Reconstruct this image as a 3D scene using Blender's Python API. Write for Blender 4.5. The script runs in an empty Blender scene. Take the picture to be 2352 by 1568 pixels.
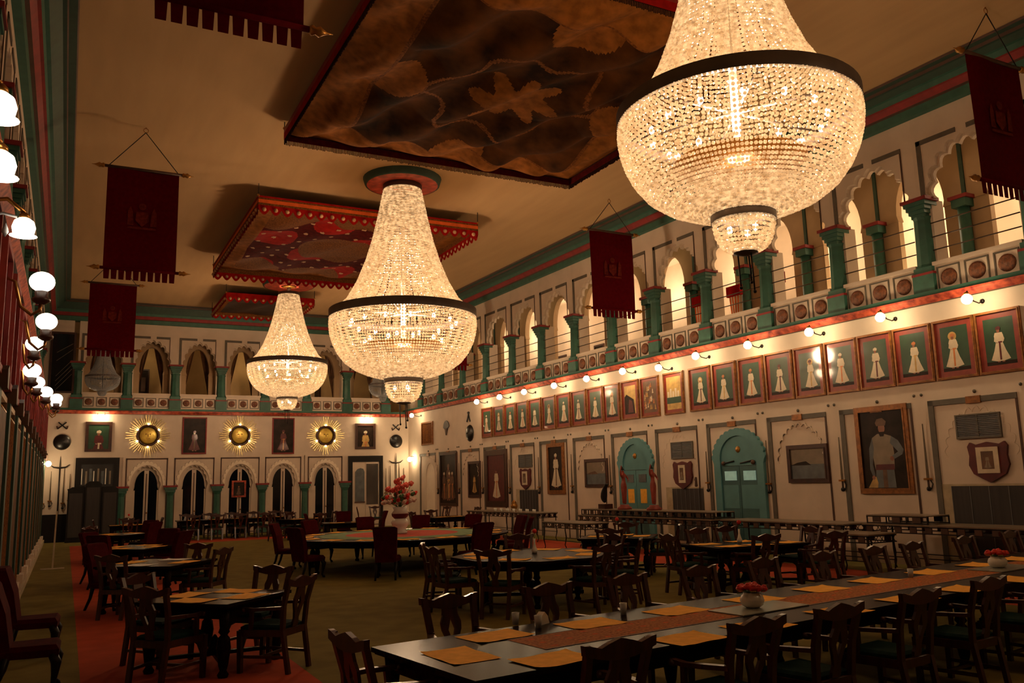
import bpy, math, random
from mathutils import Vector, Matrix
from mathutils.geometry import tessellate_polygon
random.seed(7)
PI = math.pi
col = bpy.context.scene.collection
sc = bpy.context.scene
T = Matrix.Translation
def RZ(a): return Matrix.Rotation(a, 4, 'Z')
ORD = ['first','second','third','fourth','fifth','sixth','seventh','eighth','ninth','tenth','eleventh','twelfth','thirteenth',
       'fourteenth','fifteenth','sixteenth','seventeenth','eighteenth','nineteenth','twentieth','twenty-first','twenty-second','twenty-third','twenty-fourth']

# ------------------------------------------------------------------ materials
def lin(c):
    return tuple(((v/255)/12.92 if v/255 <= .04045 else ((v/255+.055)/1.055)**2.4) for v in c)
def mat(name, rgb, rough=.6, metal=0., noise=.18, scale=6., bump=0., emit=None, estr=0., coat=0., spec=.5, stretch=None, rgb2=None, ior=1.5):
    m = bpy.data.materials.new(name); m.use_nodes = True
    nt = m.node_tree; b = nt.nodes['Principled BSDF']; L = nt.links
    c = lin(rgb)
    tc = nt.nodes.new('ShaderNodeTexCoord'); n = nt.nodes.new('ShaderNodeTexNoise'); n.inputs['Scale'].default_value = scale
    n.inputs['Detail'].default_value = 4
    if stretch:
        mp = nt.nodes.new('ShaderNodeMapping'); mp.inputs['Scale'].default_value = stretch
        L.new(tc.outputs['Object'], mp.inputs['Vector']); L.new(mp.outputs['Vector'], n.inputs['Vector'])
    else:
        L.new(tc.outputs['Object'], n.inputs['Vector'])
    r = nt.nodes.new('ShaderNodeValToRGB')
    c2 = lin(rgb2) if rgb2 else tuple(min(1, v*(1+noise)) for v in c)
    r.color_ramp.elements[0].position = .32; r.color_ramp.elements[1].position = .68
    r.color_ramp.elements[0].color = (*[v*(1-noise) for v in c], 1); r.color_ramp.elements[1].color = (*c2, 1)
    L.new(n.outputs['Fac'], r.inputs['Fac']); L.new(r.outputs['Color'], b.inputs['Base Color'])
    b.inputs['Roughness'].default_value = rough; b.inputs['Metallic'].default_value = metal
    b.inputs['Specular IOR Level'].default_value = spec; b.inputs['IOR'].default_value = ior
    b.inputs['Coat Weight'].default_value = coat; b.inputs['Coat Roughness'].default_value = .06
    if bump:
        bp = nt.nodes.new('ShaderNodeBump'); bp.inputs['Strength'].default_value = bump; bp.inputs['Distance'].default_value = .02
        L.new(n.outputs['Fac'], bp.inputs['Height']); L.new(bp.outputs['Normal'], b.inputs['Normal'])
    if emit:
        b.inputs['Emission Color'].default_value = (*emit, 1); b.inputs['Emission Strength'].default_value = estr
    return m
WALL = mat('wall_plaster', (210,191,171), .8, noise=.07, scale=1.5)
CEIL = mat('ceiling_cloth', (190,156,114), .9, noise=.05, scale=3, stretch=(1,.15,1), spec=.06)
CREAM = mat('gallery_cream', (238,222,200), .8, noise=.05, scale=2)
TEAL = mat('teal_paint', (48,92,76), .55, noise=.15)
DTEAL = mat('dark_teal_paint', (40,66,52), .6, noise=.15)
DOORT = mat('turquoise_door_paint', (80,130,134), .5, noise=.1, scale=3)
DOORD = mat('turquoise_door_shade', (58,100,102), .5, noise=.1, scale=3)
REDB = mat('red_painted_band', (158,36,30), .6, noise=.5, scale=7, rgb2=(206,92,58))
RED = mat('red_paint', (130,28,24), .6)
STRIP = mat('grey_strip', (92,84,72), .6, noise=.12)
BROWN = mat('brown_paint', (72,44,26), .6)
MEDAL = mat('carved_medallion', (112,64,36), .6, noise=.5, scale=16, bump=.6)
RAIL = mat('rail_metal', (70,52,38), .4, .6)
WOOD = mat('dark_chair_wood', (62,27,15), .28, noise=.35, scale=4, stretch=(6,6,1), spec=.55)
TWOOD = mat('black_table_wood', (30,18,12), .24, noise=.35, scale=4, stretch=(2,8,8), spec=.5, ior=1.1)
BLACK = mat('black_wood', (20,14,11), .45, spec=.25)
GSEAT = mat('green_seat_cloth', (26,48,44), .85, noise=.2, scale=20, spec=.06)
RVEL = mat('red_velvet', (64,6,10), .9, noise=.25, scale=10, spec=.06)
BAN = mat('crimson_banner_cloth', (88,5,13), .9, noise=.12, scale=12, spec=.06)
BANE = mat('faded_gold_embroidery', (104,34,24), .8, noise=.3, scale=14, spec=.06)
GOLD = mat('gilt', (176,124,56), .35, .75, noise=.3, scale=10)
GFRAME = mat('gilt_frame', (136,84,36), .45, .3, noise=.35, scale=12)
DFRAME = mat('dark_frame', (62,32,20), .4, noise=.3)
IRON = mat('dark_iron', (36,30,26), .45, .6)
RING = mat('blackened_ring', (92,82,78), .5, .3)
BRASS = mat('brass', (170,120,60), .28, .9, noise=.2)
MATC = mat('amber_placemat', (246,180,74), .85, noise=.1, scale=12, spec=.1)
MATW = mat('white_paper_mat', (225,220,210), .8, noise=.05)
RUN = mat('patterned_runner', (150,86,46), .8, noise=.3, scale=40, rgb2=(190,122,70), spec=.06)
WHITE = mat('white_glaze', (226,220,208), .25, noise=.04)
GREEN = mat('leaf_green', (58,92,40), .6)
YEL = mat('yellow_leaf', (170,150,50), .6)
FRED = mat('flower_red', (206,36,20), .6, noise=.2)
FPINK = mat('flower_pink', (226,96,84), .6, noise=.25)
FWHT = mat('flower_pale', (206,176,160), .7, noise=.2)
CARG = mat('carpet_olive', (116,104,56), .95, noise=.14, scale=2.5, bump=.2, stretch=(1,1,1), spec=.06)
CARR = mat('carpet_rust', (168,72,48), .95, noise=.14, scale=2.5, bump=.2, spec=.06)
FELTG = mat('felt_green', (110,136,100), .9); FELTR = mat('felt_red', (178,62,42), .9)
DGLASS = mat('night_glass', (8,12,20), .08, noise=.1, spec=.6)
MIRR = mat('grey_mirror', (120,116,112), .12, .8, noise=.2, scale=2)
GRILLE = mat('grey_louvre', (92,92,92), .6, noise=.1)
DKGR = mat('dark_shutter', (46,38,34), .6, noise=.2, scale=3, stretch=(6,6,.3))
STEEL = mat('weapon_steel', (96,84,66), .4, .7)
HIDE = mat('black_shield', (20,16,15), .35, noise=.3)
STATUE = mat('red_clay', (140,54,38), .5, noise=.25)
GREYST = mat('counter_stone', (120,104,84), .35, noise=.12, scale=3)
PALES = mat('plinth_stone', (176,158,128), .7, noise=.12)
GLASS = mat('clear_tumbler', (190,196,196), .06, noise=.02, spec=.9)
CANG = mat('old_gold_velvet', (122,74,30), .85, noise=.3, scale=5, spec=.06)
CAND = mat('dark_brown_velvet', (46,25,11), .9, noise=.5, scale=1.6, rgb2=(84,48,19), spec=.06)
CANB = mat('brocade_trim', (104,62,28), .8, noise=.45, scale=24, spec=.06)
CANR = mat('canopy_red', (140,18,12), .85, noise=.2, scale=6, spec=.06)
CANO = mat('canopy_orange', (206,92,40), .8, noise=.15, spec=.06)
CANM = mat('canopy_maroon', (70,9,8), .9, noise=.3, scale=8, spec=.06)
CANW = mat('canopy_pale_motif', (176,140,106), .85, spec=.06)
FRNG = mat('fringe_dark', (46,26,18), .9, noise=.4, scale=30, spec=.06)
PGREEN = mat('picture_green', (30,62,38), .45, noise=.2, scale=5, coat=.55)
PRED = mat('picture_red_mount', (128,44,30), .5, noise=.15, scale=6, coat=.4)
PWHITE = mat('painted_white', (206,188,160), .5, noise=.12, coat=.35)
PSKIN = mat('painted_skin', (136,84,58), .5, coat=.35)
PDARK = mat('painted_dark', (42,30,24), .45, noise=.4, scale=3, coat=.0, spec=.15)
PBRN = mat('painted_brown', (96,64,40), .5, noise=.4, scale=4, coat=.12)
PBLUE = mat('painted_slate', (86,90,92), .5, noise=.25, scale=4, coat=.12)
PSKY = mat('painted_dusk', (128,112,92), .5, noise=.2, scale=3, coat=.35)
PORNG = mat('painted_orange', (190,112,56), .5, noise=.2, coat=.35)
PGOLD = mat('painted_gold', (184,146,80), .5, noise=.25, scale=6, coat=.5)
PMAR = mat('painted_maroon', (84,16,16), .5, noise=.25, coat=.12)
SUNG = mat('sun_gilt', (250,204,92), .35, .3, noise=.25, scale=5)
SUNR = mat('cut_crystal_ray', (214,190,130), .2, .5, noise=.2)
INNER = mat('shaded_arch_plaster', (168,140,106), .85, noise=.08, scale=2)  # plaster colour darkened so the inner arches look shaded
BACKR = mat('far_room_wall', (196,164,116), .8, noise=.12, scale=1.2)
WARM = (1., .67, .40)
GLOBE = mat('lit_opal_globe', (255,240,215), .4, noise=.01, emit=(1., .86, .66), estr=5.)
SBULB = mat('lit_bulb', (255,240,215), .4, noise=.01, emit=(1., .74, .42), estr=85.)
CBULB = mat('chandelier_bulb', (255,240,215), .4, noise=.01, emit=(1., .80, .50), estr=10.)
UNLIT = mat('unlit_crystal', (150,150,152), .2, noise=.2, scale=30, spec=.8)
def bead_material():
    m = bpy.data.materials.new('self_glowing_beads'); m.use_nodes = True
    nt = m.node_tree; nt.nodes.clear(); L = nt.links
    out = nt.nodes.new('ShaderNodeOutputMaterial')
    tr = nt.nodes.new('ShaderNodeBsdfTranslucent'); tr.inputs['Color'].default_value = (.75,.62,.44,1)
    gl = nt.nodes.new('ShaderNodeBsdfGlossy'); gl.inputs['Roughness'].default_value = .12; gl.inputs['Color'].default_value = (1.,.9,.74,1)
    em = nt.nodes.new('ShaderNodeEmission'); em.inputs['Color'].default_value = (1.,.70,.40,1); em.inputs['Strength'].default_value = .16  # beads get their own uneven glow in place of bulb light
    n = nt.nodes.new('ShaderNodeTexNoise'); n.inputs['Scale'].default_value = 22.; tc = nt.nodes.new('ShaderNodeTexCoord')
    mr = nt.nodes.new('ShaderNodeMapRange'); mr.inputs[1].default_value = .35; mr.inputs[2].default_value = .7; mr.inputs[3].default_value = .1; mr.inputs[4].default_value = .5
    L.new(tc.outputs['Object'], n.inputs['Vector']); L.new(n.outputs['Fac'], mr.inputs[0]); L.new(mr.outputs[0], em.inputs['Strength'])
    mx = nt.nodes.new('ShaderNodeMixShader'); mx.inputs[0].default_value = .12
    L.new(tr.outputs[0], mx.inputs[1]); L.new(gl.outputs[0], mx.inputs[2])
    ad = nt.nodes.new('ShaderNodeAddShader'); L.new(mx.outputs[0], ad.inputs[0]); L.new(em.outputs[0], ad.inputs[1])
    L.new(ad.outputs[0], out.inputs['Surface'])
    m.cycles.emission_sampling = 'NONE'
    return m
BEAD = bead_material()

# ------------------------------------------------------------------ mesh builder
class MB:
    def __init__(s): s.v = []; s.f = []; s.m = []; s.mats = []; s.sm = []
    def mi(s, m):
        if m not in s.mats: s.mats.append(m)
        return s.mats.index(m)
    def face(s, pts, m, smooth=False):
        b = len(s.v); s.v.extend([tuple(p) for p in pts]); s.f.append(tuple(range(b, b+len(pts)))); s.m.append(s.mi(m)); s.sm.append(smooth)
    def raw(s, vs, fs, m, smooth=False):
        b = len(s.v); s.v.extend(vs); k = s.mi(m)
        for f in fs: s.f.append(tuple(i+b for i in f)); s.m.append(k); s.sm.append(smooth)
    def box(s, x0, x1, y0, y1, z0, z1, m, M=None):
        vs = [(x,y,z) for z in (z0,z1) for y in (y0,y1) for x in (x0,x1)]
        if M is not None: vs = [tuple(M @ Vector(p)) for p in vs]
        s.raw(vs, [(0,2,3,1),(4,5,7,6),(0,1,5,4),(2,6,7,3),(0,4,6,2),(1,3,7,5)], m)
    def beam(s, a, b, w, h, m, up=(0,0,1), w2=None, h2=None):
        a = Vector(a); b = Vector(b); d = (b-a).normalized(); u = Vector(up)
        if abs(d.dot(u)) > .95: u = Vector((0,1,0))
        x = d.cross(u).normalized(); y = x.cross(d)
        w2 = w if w2 is None else w2; h2 = h if h2 is None else h2
        vs = [tuple(p + x*sx*ww/2 + y*sy*hh/2) for p, ww, hh in ((a,w,h),(b,w2,h2)) for sx, sy in ((-1,-1),(1,-1),(1,1),(-1,1))]
        s.raw(vs, [(3,2,1,0),(4,5,6,7),(0,1,5,4),(1,2,6,5),(2,3,7,6),(3,0,4,7)], m)
    def tube(s, pts, r, m, n=6, caps=True, closed=False):
        pts = [Vector(p) for p in pts]; k = len(pts); rs = r if isinstance(r, (list,tuple)) else [r]*k
        vs = []; px = None
        for i, p in enumerate(pts):
            if closed: d = pts[(i+1) % k]-pts[i-1]
            else: d = pts[min(i+1,k-1)]-pts[max(i-1,0)]
            d.normalize()
            if px is None:
                u = Vector((0,0,1)) if abs(d.z) < .9 else Vector((1,0,0)); px = (u - d*u.dot(d)).normalized()
            else:
                px = px - d*px.dot(d)
                px = px.normalized() if px.length > 1e-6 else Vector((1,0,0))
            py = d.cross(px)
            for j in range(n):
                a = 2*PI*j/n; vs.append(tuple(p + (px*math.cos(a)+py*math.sin(a))*rs[i]))
        fs = [(i*n+j, i*n+(j+1) % n, ((i+1) % k)*n+(j+1) % n, ((i+1) % k)*n+j) for i in range(k if closed else k-1) for j in range(n)]
        if caps and not closed: fs += [tuple(range(n-1,-1,-1)), tuple((k-1)*n+j for j in range(n))]
        s.raw(vs, fs, m, True)
    def lathe(s, prof, m, n=12, c=(0,0,0), M=None, smooth=True, caps=True):
        vs = []; k = len(prof)
        for r, z in prof:
            for j in range(n):
                a = 2*PI*j/n; vs.append((c[0]+r*math.cos(a), c[1]+r*math.sin(a), c[2]+z))
        if M is not None: vs = [tuple(M @ Vector(p)) for p in vs]
        fs = [(i*n+j, i*n+(j+1) % n, (i+1)*n+(j+1) % n, (i+1)*n+j) for i in range(k-1) for j in range(n)]
        if caps: fs += [tuple(range(n-1,-1,-1)), tuple((k-1)*n+j for j in range(n))]
        s.raw(vs, fs, m, smooth)
    def sphere(s, c, r, m, n=10, k=7, sz=1.):
        s.lathe([(max(r*math.sin(PI*i/k), r*.02), -r*sz*math.cos(PI*i/k)) for i in range(k+1)], m, n, c)
    def plate(s, outer, y0, y1, m, holes=(), M=None):
        loops = [list(outer)] + [list(h) for h in holes]
        tris = tessellate_polygon([[Vector((x,z,0)) for x, z in l] for l in loops])
        flat = [p for l in loops for p in l]; N = len(flat)
        vs = [(x,y0,z) for x, z in flat] + [(x,y1,z) for x, z in flat]
        fs = []
        for t in tris:
            a, b, c_ = t
            (ax,az),(bx,bz),(cx,cz) = flat[a],flat[b],flat[c_]
            if (bx-ax)*(cz-az)-(bz-az)*(cx-ax) < 0: a, c_ = c_, a
            fs.append((a,b,c_)); fs.append((c_+N,b+N,a+N))
        o = 0
        for l in loops:
            k = len(l)
            for i in range(k): fs.append((o+i, o+N+i, o+N+(i+1) % k, o+(i+1) % k))
            o += k
        if M is not None: vs = [tuple(M @ Vector(p)) for p in vs]
        s.raw(vs, fs, m)
    def disc(s, c, r, y, m, n=14, sx=1., sz=1.):
        s.face([(c[0]+r*sx*math.cos(2*PI*j/n), y, c[1]+r*sz*math.sin(2*PI*j/n)) for j in range(n)], m)
    def mesh(s, name):
        me = bpy.data.meshes.new(name); me.from_pydata(s.v, [], s.f)
        for m in s.mats: me.materials.append(m)
        me.polygons.foreach_set('material_index', s.m); me.polygons.foreach_set('use_smooth', s.sm)
        me.update(); return me
    def build(s, name, parent=None, M=None, label=None):
        o = bpy.data.objects.new(name, s.mesh(name)); col.objects.link(o)
        if parent is not None: o.parent = parent
        if M is not None: o.matrix_local = M
        if label: o['label'] = label
        return o
def tag(o, label=None, cat=None, group=None, kind=None):
    for k, v in (('label',label),('category',cat),('group',group),('kind',kind)):
        if v: o[k] = v
    return o
def thing(name, M, label, cat, group=None, kind=None):
    o = bpy.data.objects.new(name, None); col.objects.link(o); o.empty_display_size = .1
    o.matrix_local = M
    return tag(o, label, cat, group, kind)
def dup(o, M, label=None, group=None, parent=None):
    c = o.copy(); col.objects.link(c); c.parent = parent
    if parent is None: c.matrix_local = M
    if label: c['label'] = label
    if group: c['group'] = group
    for ch in list(o.children): dup(ch, None, parent=c)
    return c
class Proto:
    # the first placement moves the prototype itself, later ones copy the tree
    def __init__(s, root): s.root = root; s.used = False
    def put(s, M, label, group=None):
        if not s.used:
            s.used = True; s.root.matrix_local = M; tag(s.root, label, None, group); return s.root
        return dup(s.root, M, label, group)

# ------------------------------------------------------------------ frames of the walls (x along wall, y into wall, z up)
XC = 15.0036; DW = 40.; XL = -.9; ZC = 10.05
aR = -.0277
FR = T((XC, DW, 0)) @ RZ(-PI/2 - aR)
FF = T((0, DW, 0))
FL = T((XL, 0, 0)) @ RZ(PI/2)
FL2 = T((XL-.2, 0, 0)) @ RZ(PI/2)
def scal(w, spring, top, n=9, amp=.1, seg=5, cx=0., z0=None):
    # lobed arch, left springing to right springing
    a = w/2; b = top-spring; P = []
    for i in range(n):
        for j in range(seg if i < n-1 else seg+1):
            f = j/seg; t = PI*(1-(i+f)/n); k = 1 + amp*math.sin(PI*f)
            P.append((cx+a*math.cos(t)*k, spring+b*math.sin(t)*k))
    return P
def smooth_arch(w, spring, top, n=20, cx=0.):
    return [(cx+w/2*math.cos(PI*(1-i/n)), spring+(top-spring)*math.sin(PI*(1-i/n))) for i in range(n+1)]
NT = [0]
def trim(mb, M, name=None, lab=None):
    NT[0] += 1
    o = mb.build(name or ('trim_%d' % NT[0]), None, M); o['kind'] = 'structure'
    return tag(o, lab, None)
def struct(mb, name, M=None, lab=None): return tag(mb.build(name, None, M), lab, None, None, 'structure')

# ------------------------------------------------------------------ floor, ceiling, walls
m = MB()
xs = [-1.2, .24, 2.4, 12.2, 14.3, 17.5]; ys = [-4, 34.4, 36.6, 41]
for i in range(5):
    for j in range(3):
        red = (i in (1,3) and j in (0,1)) or (i in (1,2,3) and j == 1)
        m.face([(xs[i],ys[j],0),(xs[i+1],ys[j],0),(xs[i+1],ys[j+1],0),(xs[i],ys[j+1],0)], CARR if red else CARG)
struct(m, 'floor', None, 'olive green carpet with broad rust red border bands')
m = MB(); m.face([(-5,-4,ZC),(-5,45,ZC),(21,45,ZC),(21,-4,ZC)], CEIL)
struct(m, 'ceiling', None, 'pale cloth-covered ceiling of the hall')

# arch relief / strip frames of the lower storey of the long right wall
RU = [1.52+2.245*k for k in range(14)]          # left strip of every bay
m = MB(); m.box(-.3, 44, 0, .3, 0, 5.42, WALL); struct(m, 'wall_right', FR, 'long cream wall hung with portraits, right of the hall')
ZP = 3.36
for k, u in enumerate(RU):
    m = MB(); w = 1.93
    m.box(u-.06, u+.06, -.03, 0, 0, ZP, STRIP); m.box(u-.06, u+w-.14, -.03, 0, ZP-.11, ZP, STRIP); m.box(u+w-.18, u+w-.14, -.02, 0, 0, ZP-.1, BROWN)
    m.box(u+w/2-.18, u+w/2+.12, -.05, 0, ZP-.13, ZP+.01, GFRAME)
    for q in (u+w-.05, u+w+.12): m.sphere((q, -.01, ZP+.14), .035, STRIP, 6, 4)
    m.sphere((u+w/2, -.01, ZP+.1), .04, STRIP, 6, 4)
    if k not in (0,1,3,5,7,9,11):
        cx = u+w/2-.02
        out = scal(1.42, 2.2, 3.1, 13, .1, 4, cx); inn = [(cx+(x-cx)*.96, 2.2+(z-2.2)*.96) for x, z in out]
        m.plate(out + inn[::-1], -.03 if k in (2,6,10) else -.008, 0, WALL)
        if k in (2,6,10):  # dark half-moons painted as the shade under each lobe
            for q in range(13):
                t = PI*(1-(q+.5)/13); m.plate([(cx+.71*math.cos(t)*1.03+.055*math.cos(a_*PI/4+t-PI/2), 2.2+.9*math.sin(t)*1.03+.055*math.sin(a_*PI/4+t-PI/2)) for a_ in range(5)], -.02, 0, STRIP)
    trim(m, FR)
# ------------------------------------------------------------------ galleries
def gallery(F, u0, sp, n, side, zl, zp, zcap, zt, zcor, depth, back, inner=True, first=0, ow=.84, rails=True, iy=1.7, ih=.62, icol=True):
    zic = zcap+.32 if icol else zcap-.3
    """front arcade with columns, parapets and rails; an inner arcade; a back room"""
    L = n*sp
    cw = .19
    names = {'right':'right', 'far':'far', 'left':'left'}[side]
    # shared meshes
    pm = MB(); pw = sp-.44
    pm.box(-pw/2, pw/2, 0, .1, zl, zp, WALL); pm.box(-pw/2-.03, pw/2+.03, -.03, .13, zp-.06, zp+.02, WALL)
    for s_ in (-1,1):
        for q in range(3): pm.sphere((s_*(pw/2+.02), .03, zl+.14+.17*q), .06, WALL, 6, 4)
    c3 = pw/3
    for q in (-1,0,1):
        h = min(c3-.1, zp-zl-.16)/2; cz = (zl+zp)/2-.02
        pm.plate([(q*c3-h,cz-h),(q*c3+h,cz-h),(q*c3+h,cz+h),(q*c3-h,cz+h)], -.022, 0, STRIP,
                 [[(q*c3-h+.03,cz-h+.03),(q*c3-h+.03,cz+h-.03),(q*c3+h-.03,cz+h-.03),(q*c3+h-.03,cz-h+.03)]])
    pmesh = pm.mesh('gallery_parapet')
    mm = MB(); h = min(c3-.1, zp-zl-.16)/2; mm.lathe([(h*.7,0),(h*.68,.03),(h*.5,.045),(h*.25,.035),(h*.1,.06)], MEDAL, 18, M=Matrix.Rotation(PI/2,4,'X'))
    mmesh = mm.mesh('medallion')
    cm = MB(); cm.box(-.24, .24, -.1, .3, zl-.02, zl+.45, TEAL); cm.box(-.25,.25,-.11,.3,zl+.45,zl+.5,RED); cm.box(-.21,.21,-.08,.28,zl+.5,zl+.62,TEAL)
    shaft = cm.mesh('base')
    c2 = MB(); c2.lathe([(.22,0),(.2,.06),(.19,.3),(.175,zcap-zl-1.05),(.2,zcap-zl-.98)], TEAL, 8, (0,.1,zl+.62), smooth=False); smesh = c2.mesh('shaft')
    c4 = MB()
    for q in range(4): c4.box(-.15-.035*q, .15+.035*q, -.06-.03*q, .26, zcap-.38+.085*q, zcap-.3+.085*q, TEAL)
    c4.box(-.3,.3,-.18,.28,zcap-.04,zcap+.03,RED); kmesh = c4.mesh('capital')
    am = MB(); w = sp
    apex = zt-.27
    arch = scal(2*ow, zcap, apex, 9, .12, 5)
    pts = [(-w/2,zcap)] + arch + [(w/2,zcap),(w/2,zcor),(-w/2,zcor)]
    am.plate(pts, .0, .22, WALL)
    inn = [(x*.93, zcap+(z-zcap)*.95) for x, z in arch]
    am.plate(arch + inn[::-1], .1, .2, WALL)       # second row of cusps
    for s_ in (-1,1): am.box(-w/2 if s_ < 0 else w/2-.23, -w/2+.23 if s_ < 0 else w/2, .12, .5, zl, zcap, WALL)
    amesh = am.mesh('gallery_arch')
    tm = MB(); tm.box(-w/2+.1, -w/2+.2, -.02, 0, zcap+.03, zt, STRIP); tm.box(-w/2+.1, -.12, -.02, 0, zt-.1, zt, STRIP); tm.box(.12, w/2-.28, -.02, 0, zt-.1, zt, STRIP)
    tm.box(w/2-.31, w/2-.28, -.015, 0, zcap+.03, zt, BROWN); tmesh = tm.mesh('strip_frame')
    rm = MB()
    for z in (zp+.28, zp+.56, zp+.86): rm.tube([(-w/2+.2,.05,z),(w/2-.2,.05,z)], .014, RAIL, 5)
    rmesh = rm.mesh('railing')
    im = MB()
    ia = [(-w/2,zic-.05),(-ih+.04,zic-.05)] + [(p[0], p[1]) for p in smooth_arch(2*ih, zic+.1, min(zcor-.12, zic+1.15), 14)] + [(ih-.04,zic-.05),(w/2,zic-.05),(w/2,zcor),(-w/2,zcor)]
    im.plate(ia, iy, iy+.2, INNER)
    for s_ in (-1,1):
        im.box(s_*(w/2+ih)/2-(w/2-ih)/2-.02, s_*(w/2+ih)/2+(w/2-ih)/2+.02, iy+.02, iy+.18, zl, zic, INNER)
    imesh = im.mesh('inner_arch')
    ic = MB(); ic.box(-.2,.2,1.42,1.82,zl,zl+.42,TEAL); ic.box(-.22,.22,1.4,1.84,zl+.42,zl+.5,RED)
    ic.lathe([(.16,0),(.14,.1),(.13,zic-zl-.7)], TEAL, 8, (0,1.6,zl+.5)); ic.box(-.17,.17,1.42,1.78,zic-.24,zic-.06,TEAL); ic.box(-.22,.22,1.38,1.82,zic-.06,zic+.02,RED)
    ic.box(-.045,.045,1.66,1.7,zic,zcor-.05,DTEAL)
    icmesh = ic.mesh('inner_column')
    for k in range(n+1):
        M = F @ T((u0+k*sp, 0, 0))
        ref = {'right':'counted from the far corner','far':'counted from the left','left':'counted from the far corner'}[side]
        kk = (n-k) if side == 'left' else k
        word = ORD[kk] if kk < len(ORD) else str(kk)
        r = thing('gallery_column', M, 'teal column of the %s gallery, %s %s' % (names, word, ref), 'column', 'teal columns of the %s gallery' % names, 'structure')
        for nm, me in (('base',shaft),('shaft',smesh),('capital',kmesh)):
            o = bpy.data.objects.new(nm, me); col.objects.link(o); o.parent = r
        if k == n: break
        M = F @ T((u0+(k+.5)*sp, 0, 0))
        kk = (n-1-k) if side == 'left' else k
        word = ORD[kk]
        p = bpy.data.objects.new('gallery_parapet', pmesh); col.objects.link(p); p.matrix_local = M
        tag(p, 'balcony panel with three carved roundels, %s on the %s gallery, %s' % (word, names, ref.replace('counted ','')), 'parapet', 'parapets of the %s gallery' % names, 'structure')
        for q in (-1,0,1):
            o = bpy.data.objects.new('medallion', mmesh); col.objects.link(o); o.parent = p; o.location = (q*c3, 0, (zl+zp)/2-.02)
        p = bpy.data.objects.new('gallery_arch', amesh); col.objects.link(p); p.matrix_local = M
        tag(p, 'cusped arch of the %s gallery, %s %s' % (names, word, ref), 'arch', 'arches of the %s gallery' % names, 'structure')
        o = bpy.data.objects.new('strip_frame', tmesh); col.objects.link(o); o.parent = p
        if rails:
            p = bpy.data.objects.new('railing', rmesh); col.objects.link(p); p.matrix_local = M
            tag(p, 'three thin rails under the %s arch of the %s gallery, %s' % (word, names, ref), 'railing', 'railings of the %s gallery' % names, 'structure')
        if inner:
            p = bpy.data.objects.new('inner_arch', imesh); col.objects.link(p); p.matrix_local = M
            tag(p, 'inner cream arch behind the %s bay of the %s gallery' % (word, names), 'arch', 'inner arches of the %s gallery' % names, 'structure')
            if icol: o = bpy.data.objects.new('inner_column', icmesh); col.objects.link(o); o.parent = p; o.location = (sp*.5, 0, 0)
    b = MB(); a0 = u0-1.2; a1 = u0+L+1.2
    b.face([(a0,depth,zl-.1),(a1,depth,zl-.1),(a1,depth,zcor+.4),(a0,depth,zcor+.4)], back)
    b.face([(a0,.25,zl),(a1,.25,zl),(a1,depth,zl),(a0,depth,zl)], PALES); b.face([(a0,0.2,zcor-.02),(a0,depth,zcor-.02),(a1,depth,zcor-.02),(a1,.2,zcor-.02)], CREAM)
    b.face([(a0,.25,zl),(a0,depth,zl),(a0,depth,zcor),(a0,.25,zcor)], back); b.face([(a1,.25,zl),(a1,.25,zcor),(a1,depth,zcor),(a1,depth,zl)], back)
    struct(b, 'wall_%s_gallery' % names, F, 'cream back room of the %s gallery' % names)

def cornice(F, u0, u1, zlo, s, lab):
    P = [(0,zlo),(.12,zlo+.02),(.14,zlo+.18),(.2,zlo+.2),(.28,zlo+.32),(.33,zlo+.33),(.36,zlo+.44),(.42,zlo+.45),(.58,ZC-.12),(.64,ZC-.12),(.66,ZC-.06),(.78,ZC-.05),(.8,ZC-.01)]
    C = [TEAL,TEAL,BROWN,RED,RED,TEAL,TEAL,DTEAL,DTEAL,BROWN,DTEAL,BROWN]
    m = MB()
    for (a,c) in zip(range(len(C)), C):
        (o0,z0),(o1,z1) = P[a],P[a+1]
        m.face([(u0,-o0*s,z0),(u1,-o0*s,z0),(u1,-o1*s,z1),(u0,-o1*s,z1)], c)
    m.face([(u0,0,zlo),(u1,0,zlo),(u1,.3,zlo),(u0,.3,zlo)], TEAL)
    trim(m, F, None, lab)
def ledge(F, u0, u1, z, out, lab):
    P = [(0,z),(out*.5,z),(out,z+.1),(out,z+.14),(out*.8,z+.16),(out*.75,z+.24),(-.3,z+.24)]
    C = [BROWN,REDB,REDB,TEAL,TEAL,TEAL]
    m = MB()
    for a, c in enumerate(C):
        (o0,z0),(o1,z1) = P[a],P[a+1]
        m.face([(u0,-o0,z0),(u1,-o0,z0),(u1,-o1,z1),(u0,-o1,z1)], c)
    trim(m, F, None, lab)
gallery(FR, 1.69, 2.247, 15, 'right', 5.52, 6.2, 7.6, 8.88, 9.5, 3.6, CREAM)
gallery(FF, .2, 1.945, 7, 'far', 5.42, 6.14, 7.42, 8.68, 9.25, 3.4, BACKR, ow=.68, rails=False, iy=.5, ih=.5, icol=False)
gallery(FL2, 4.3, 2.247, 15, 'left', 5.52, 6.2, 7.6, 8.88, 9.3, 2.4, CREAM, inner=False)
m = MB(); m.box(-1.4,.0,.0,.22,5.3,9.25,WALL,); m.box(13.8,15.1,.0,.22,8.3,9.25,WALL); struct(m, 'wall_far_upper', FF, 'upper corner pieces of the far wall')
m = MB(); m.box(-.1,.6,.0,.22,5.5,9.5,WALL); struct(m, 'wall_right_upper', FR, 'upper corner piece of the right wall')
cornice(FR, -.3, 44, 9.42, 1.1, 'teal and red cornice along the right wall')
cornice(FF, -1, 15.4, 9.2, .7, 'teal and red cornice along the far wall')
cornice(FL2, -4, 41, 9.25, 1.12, 'teal and red cornice along the left wall')
ledge(FR, -.3, 44, 5.36, .22, 'red and teal ledge below the right gallery')
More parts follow.
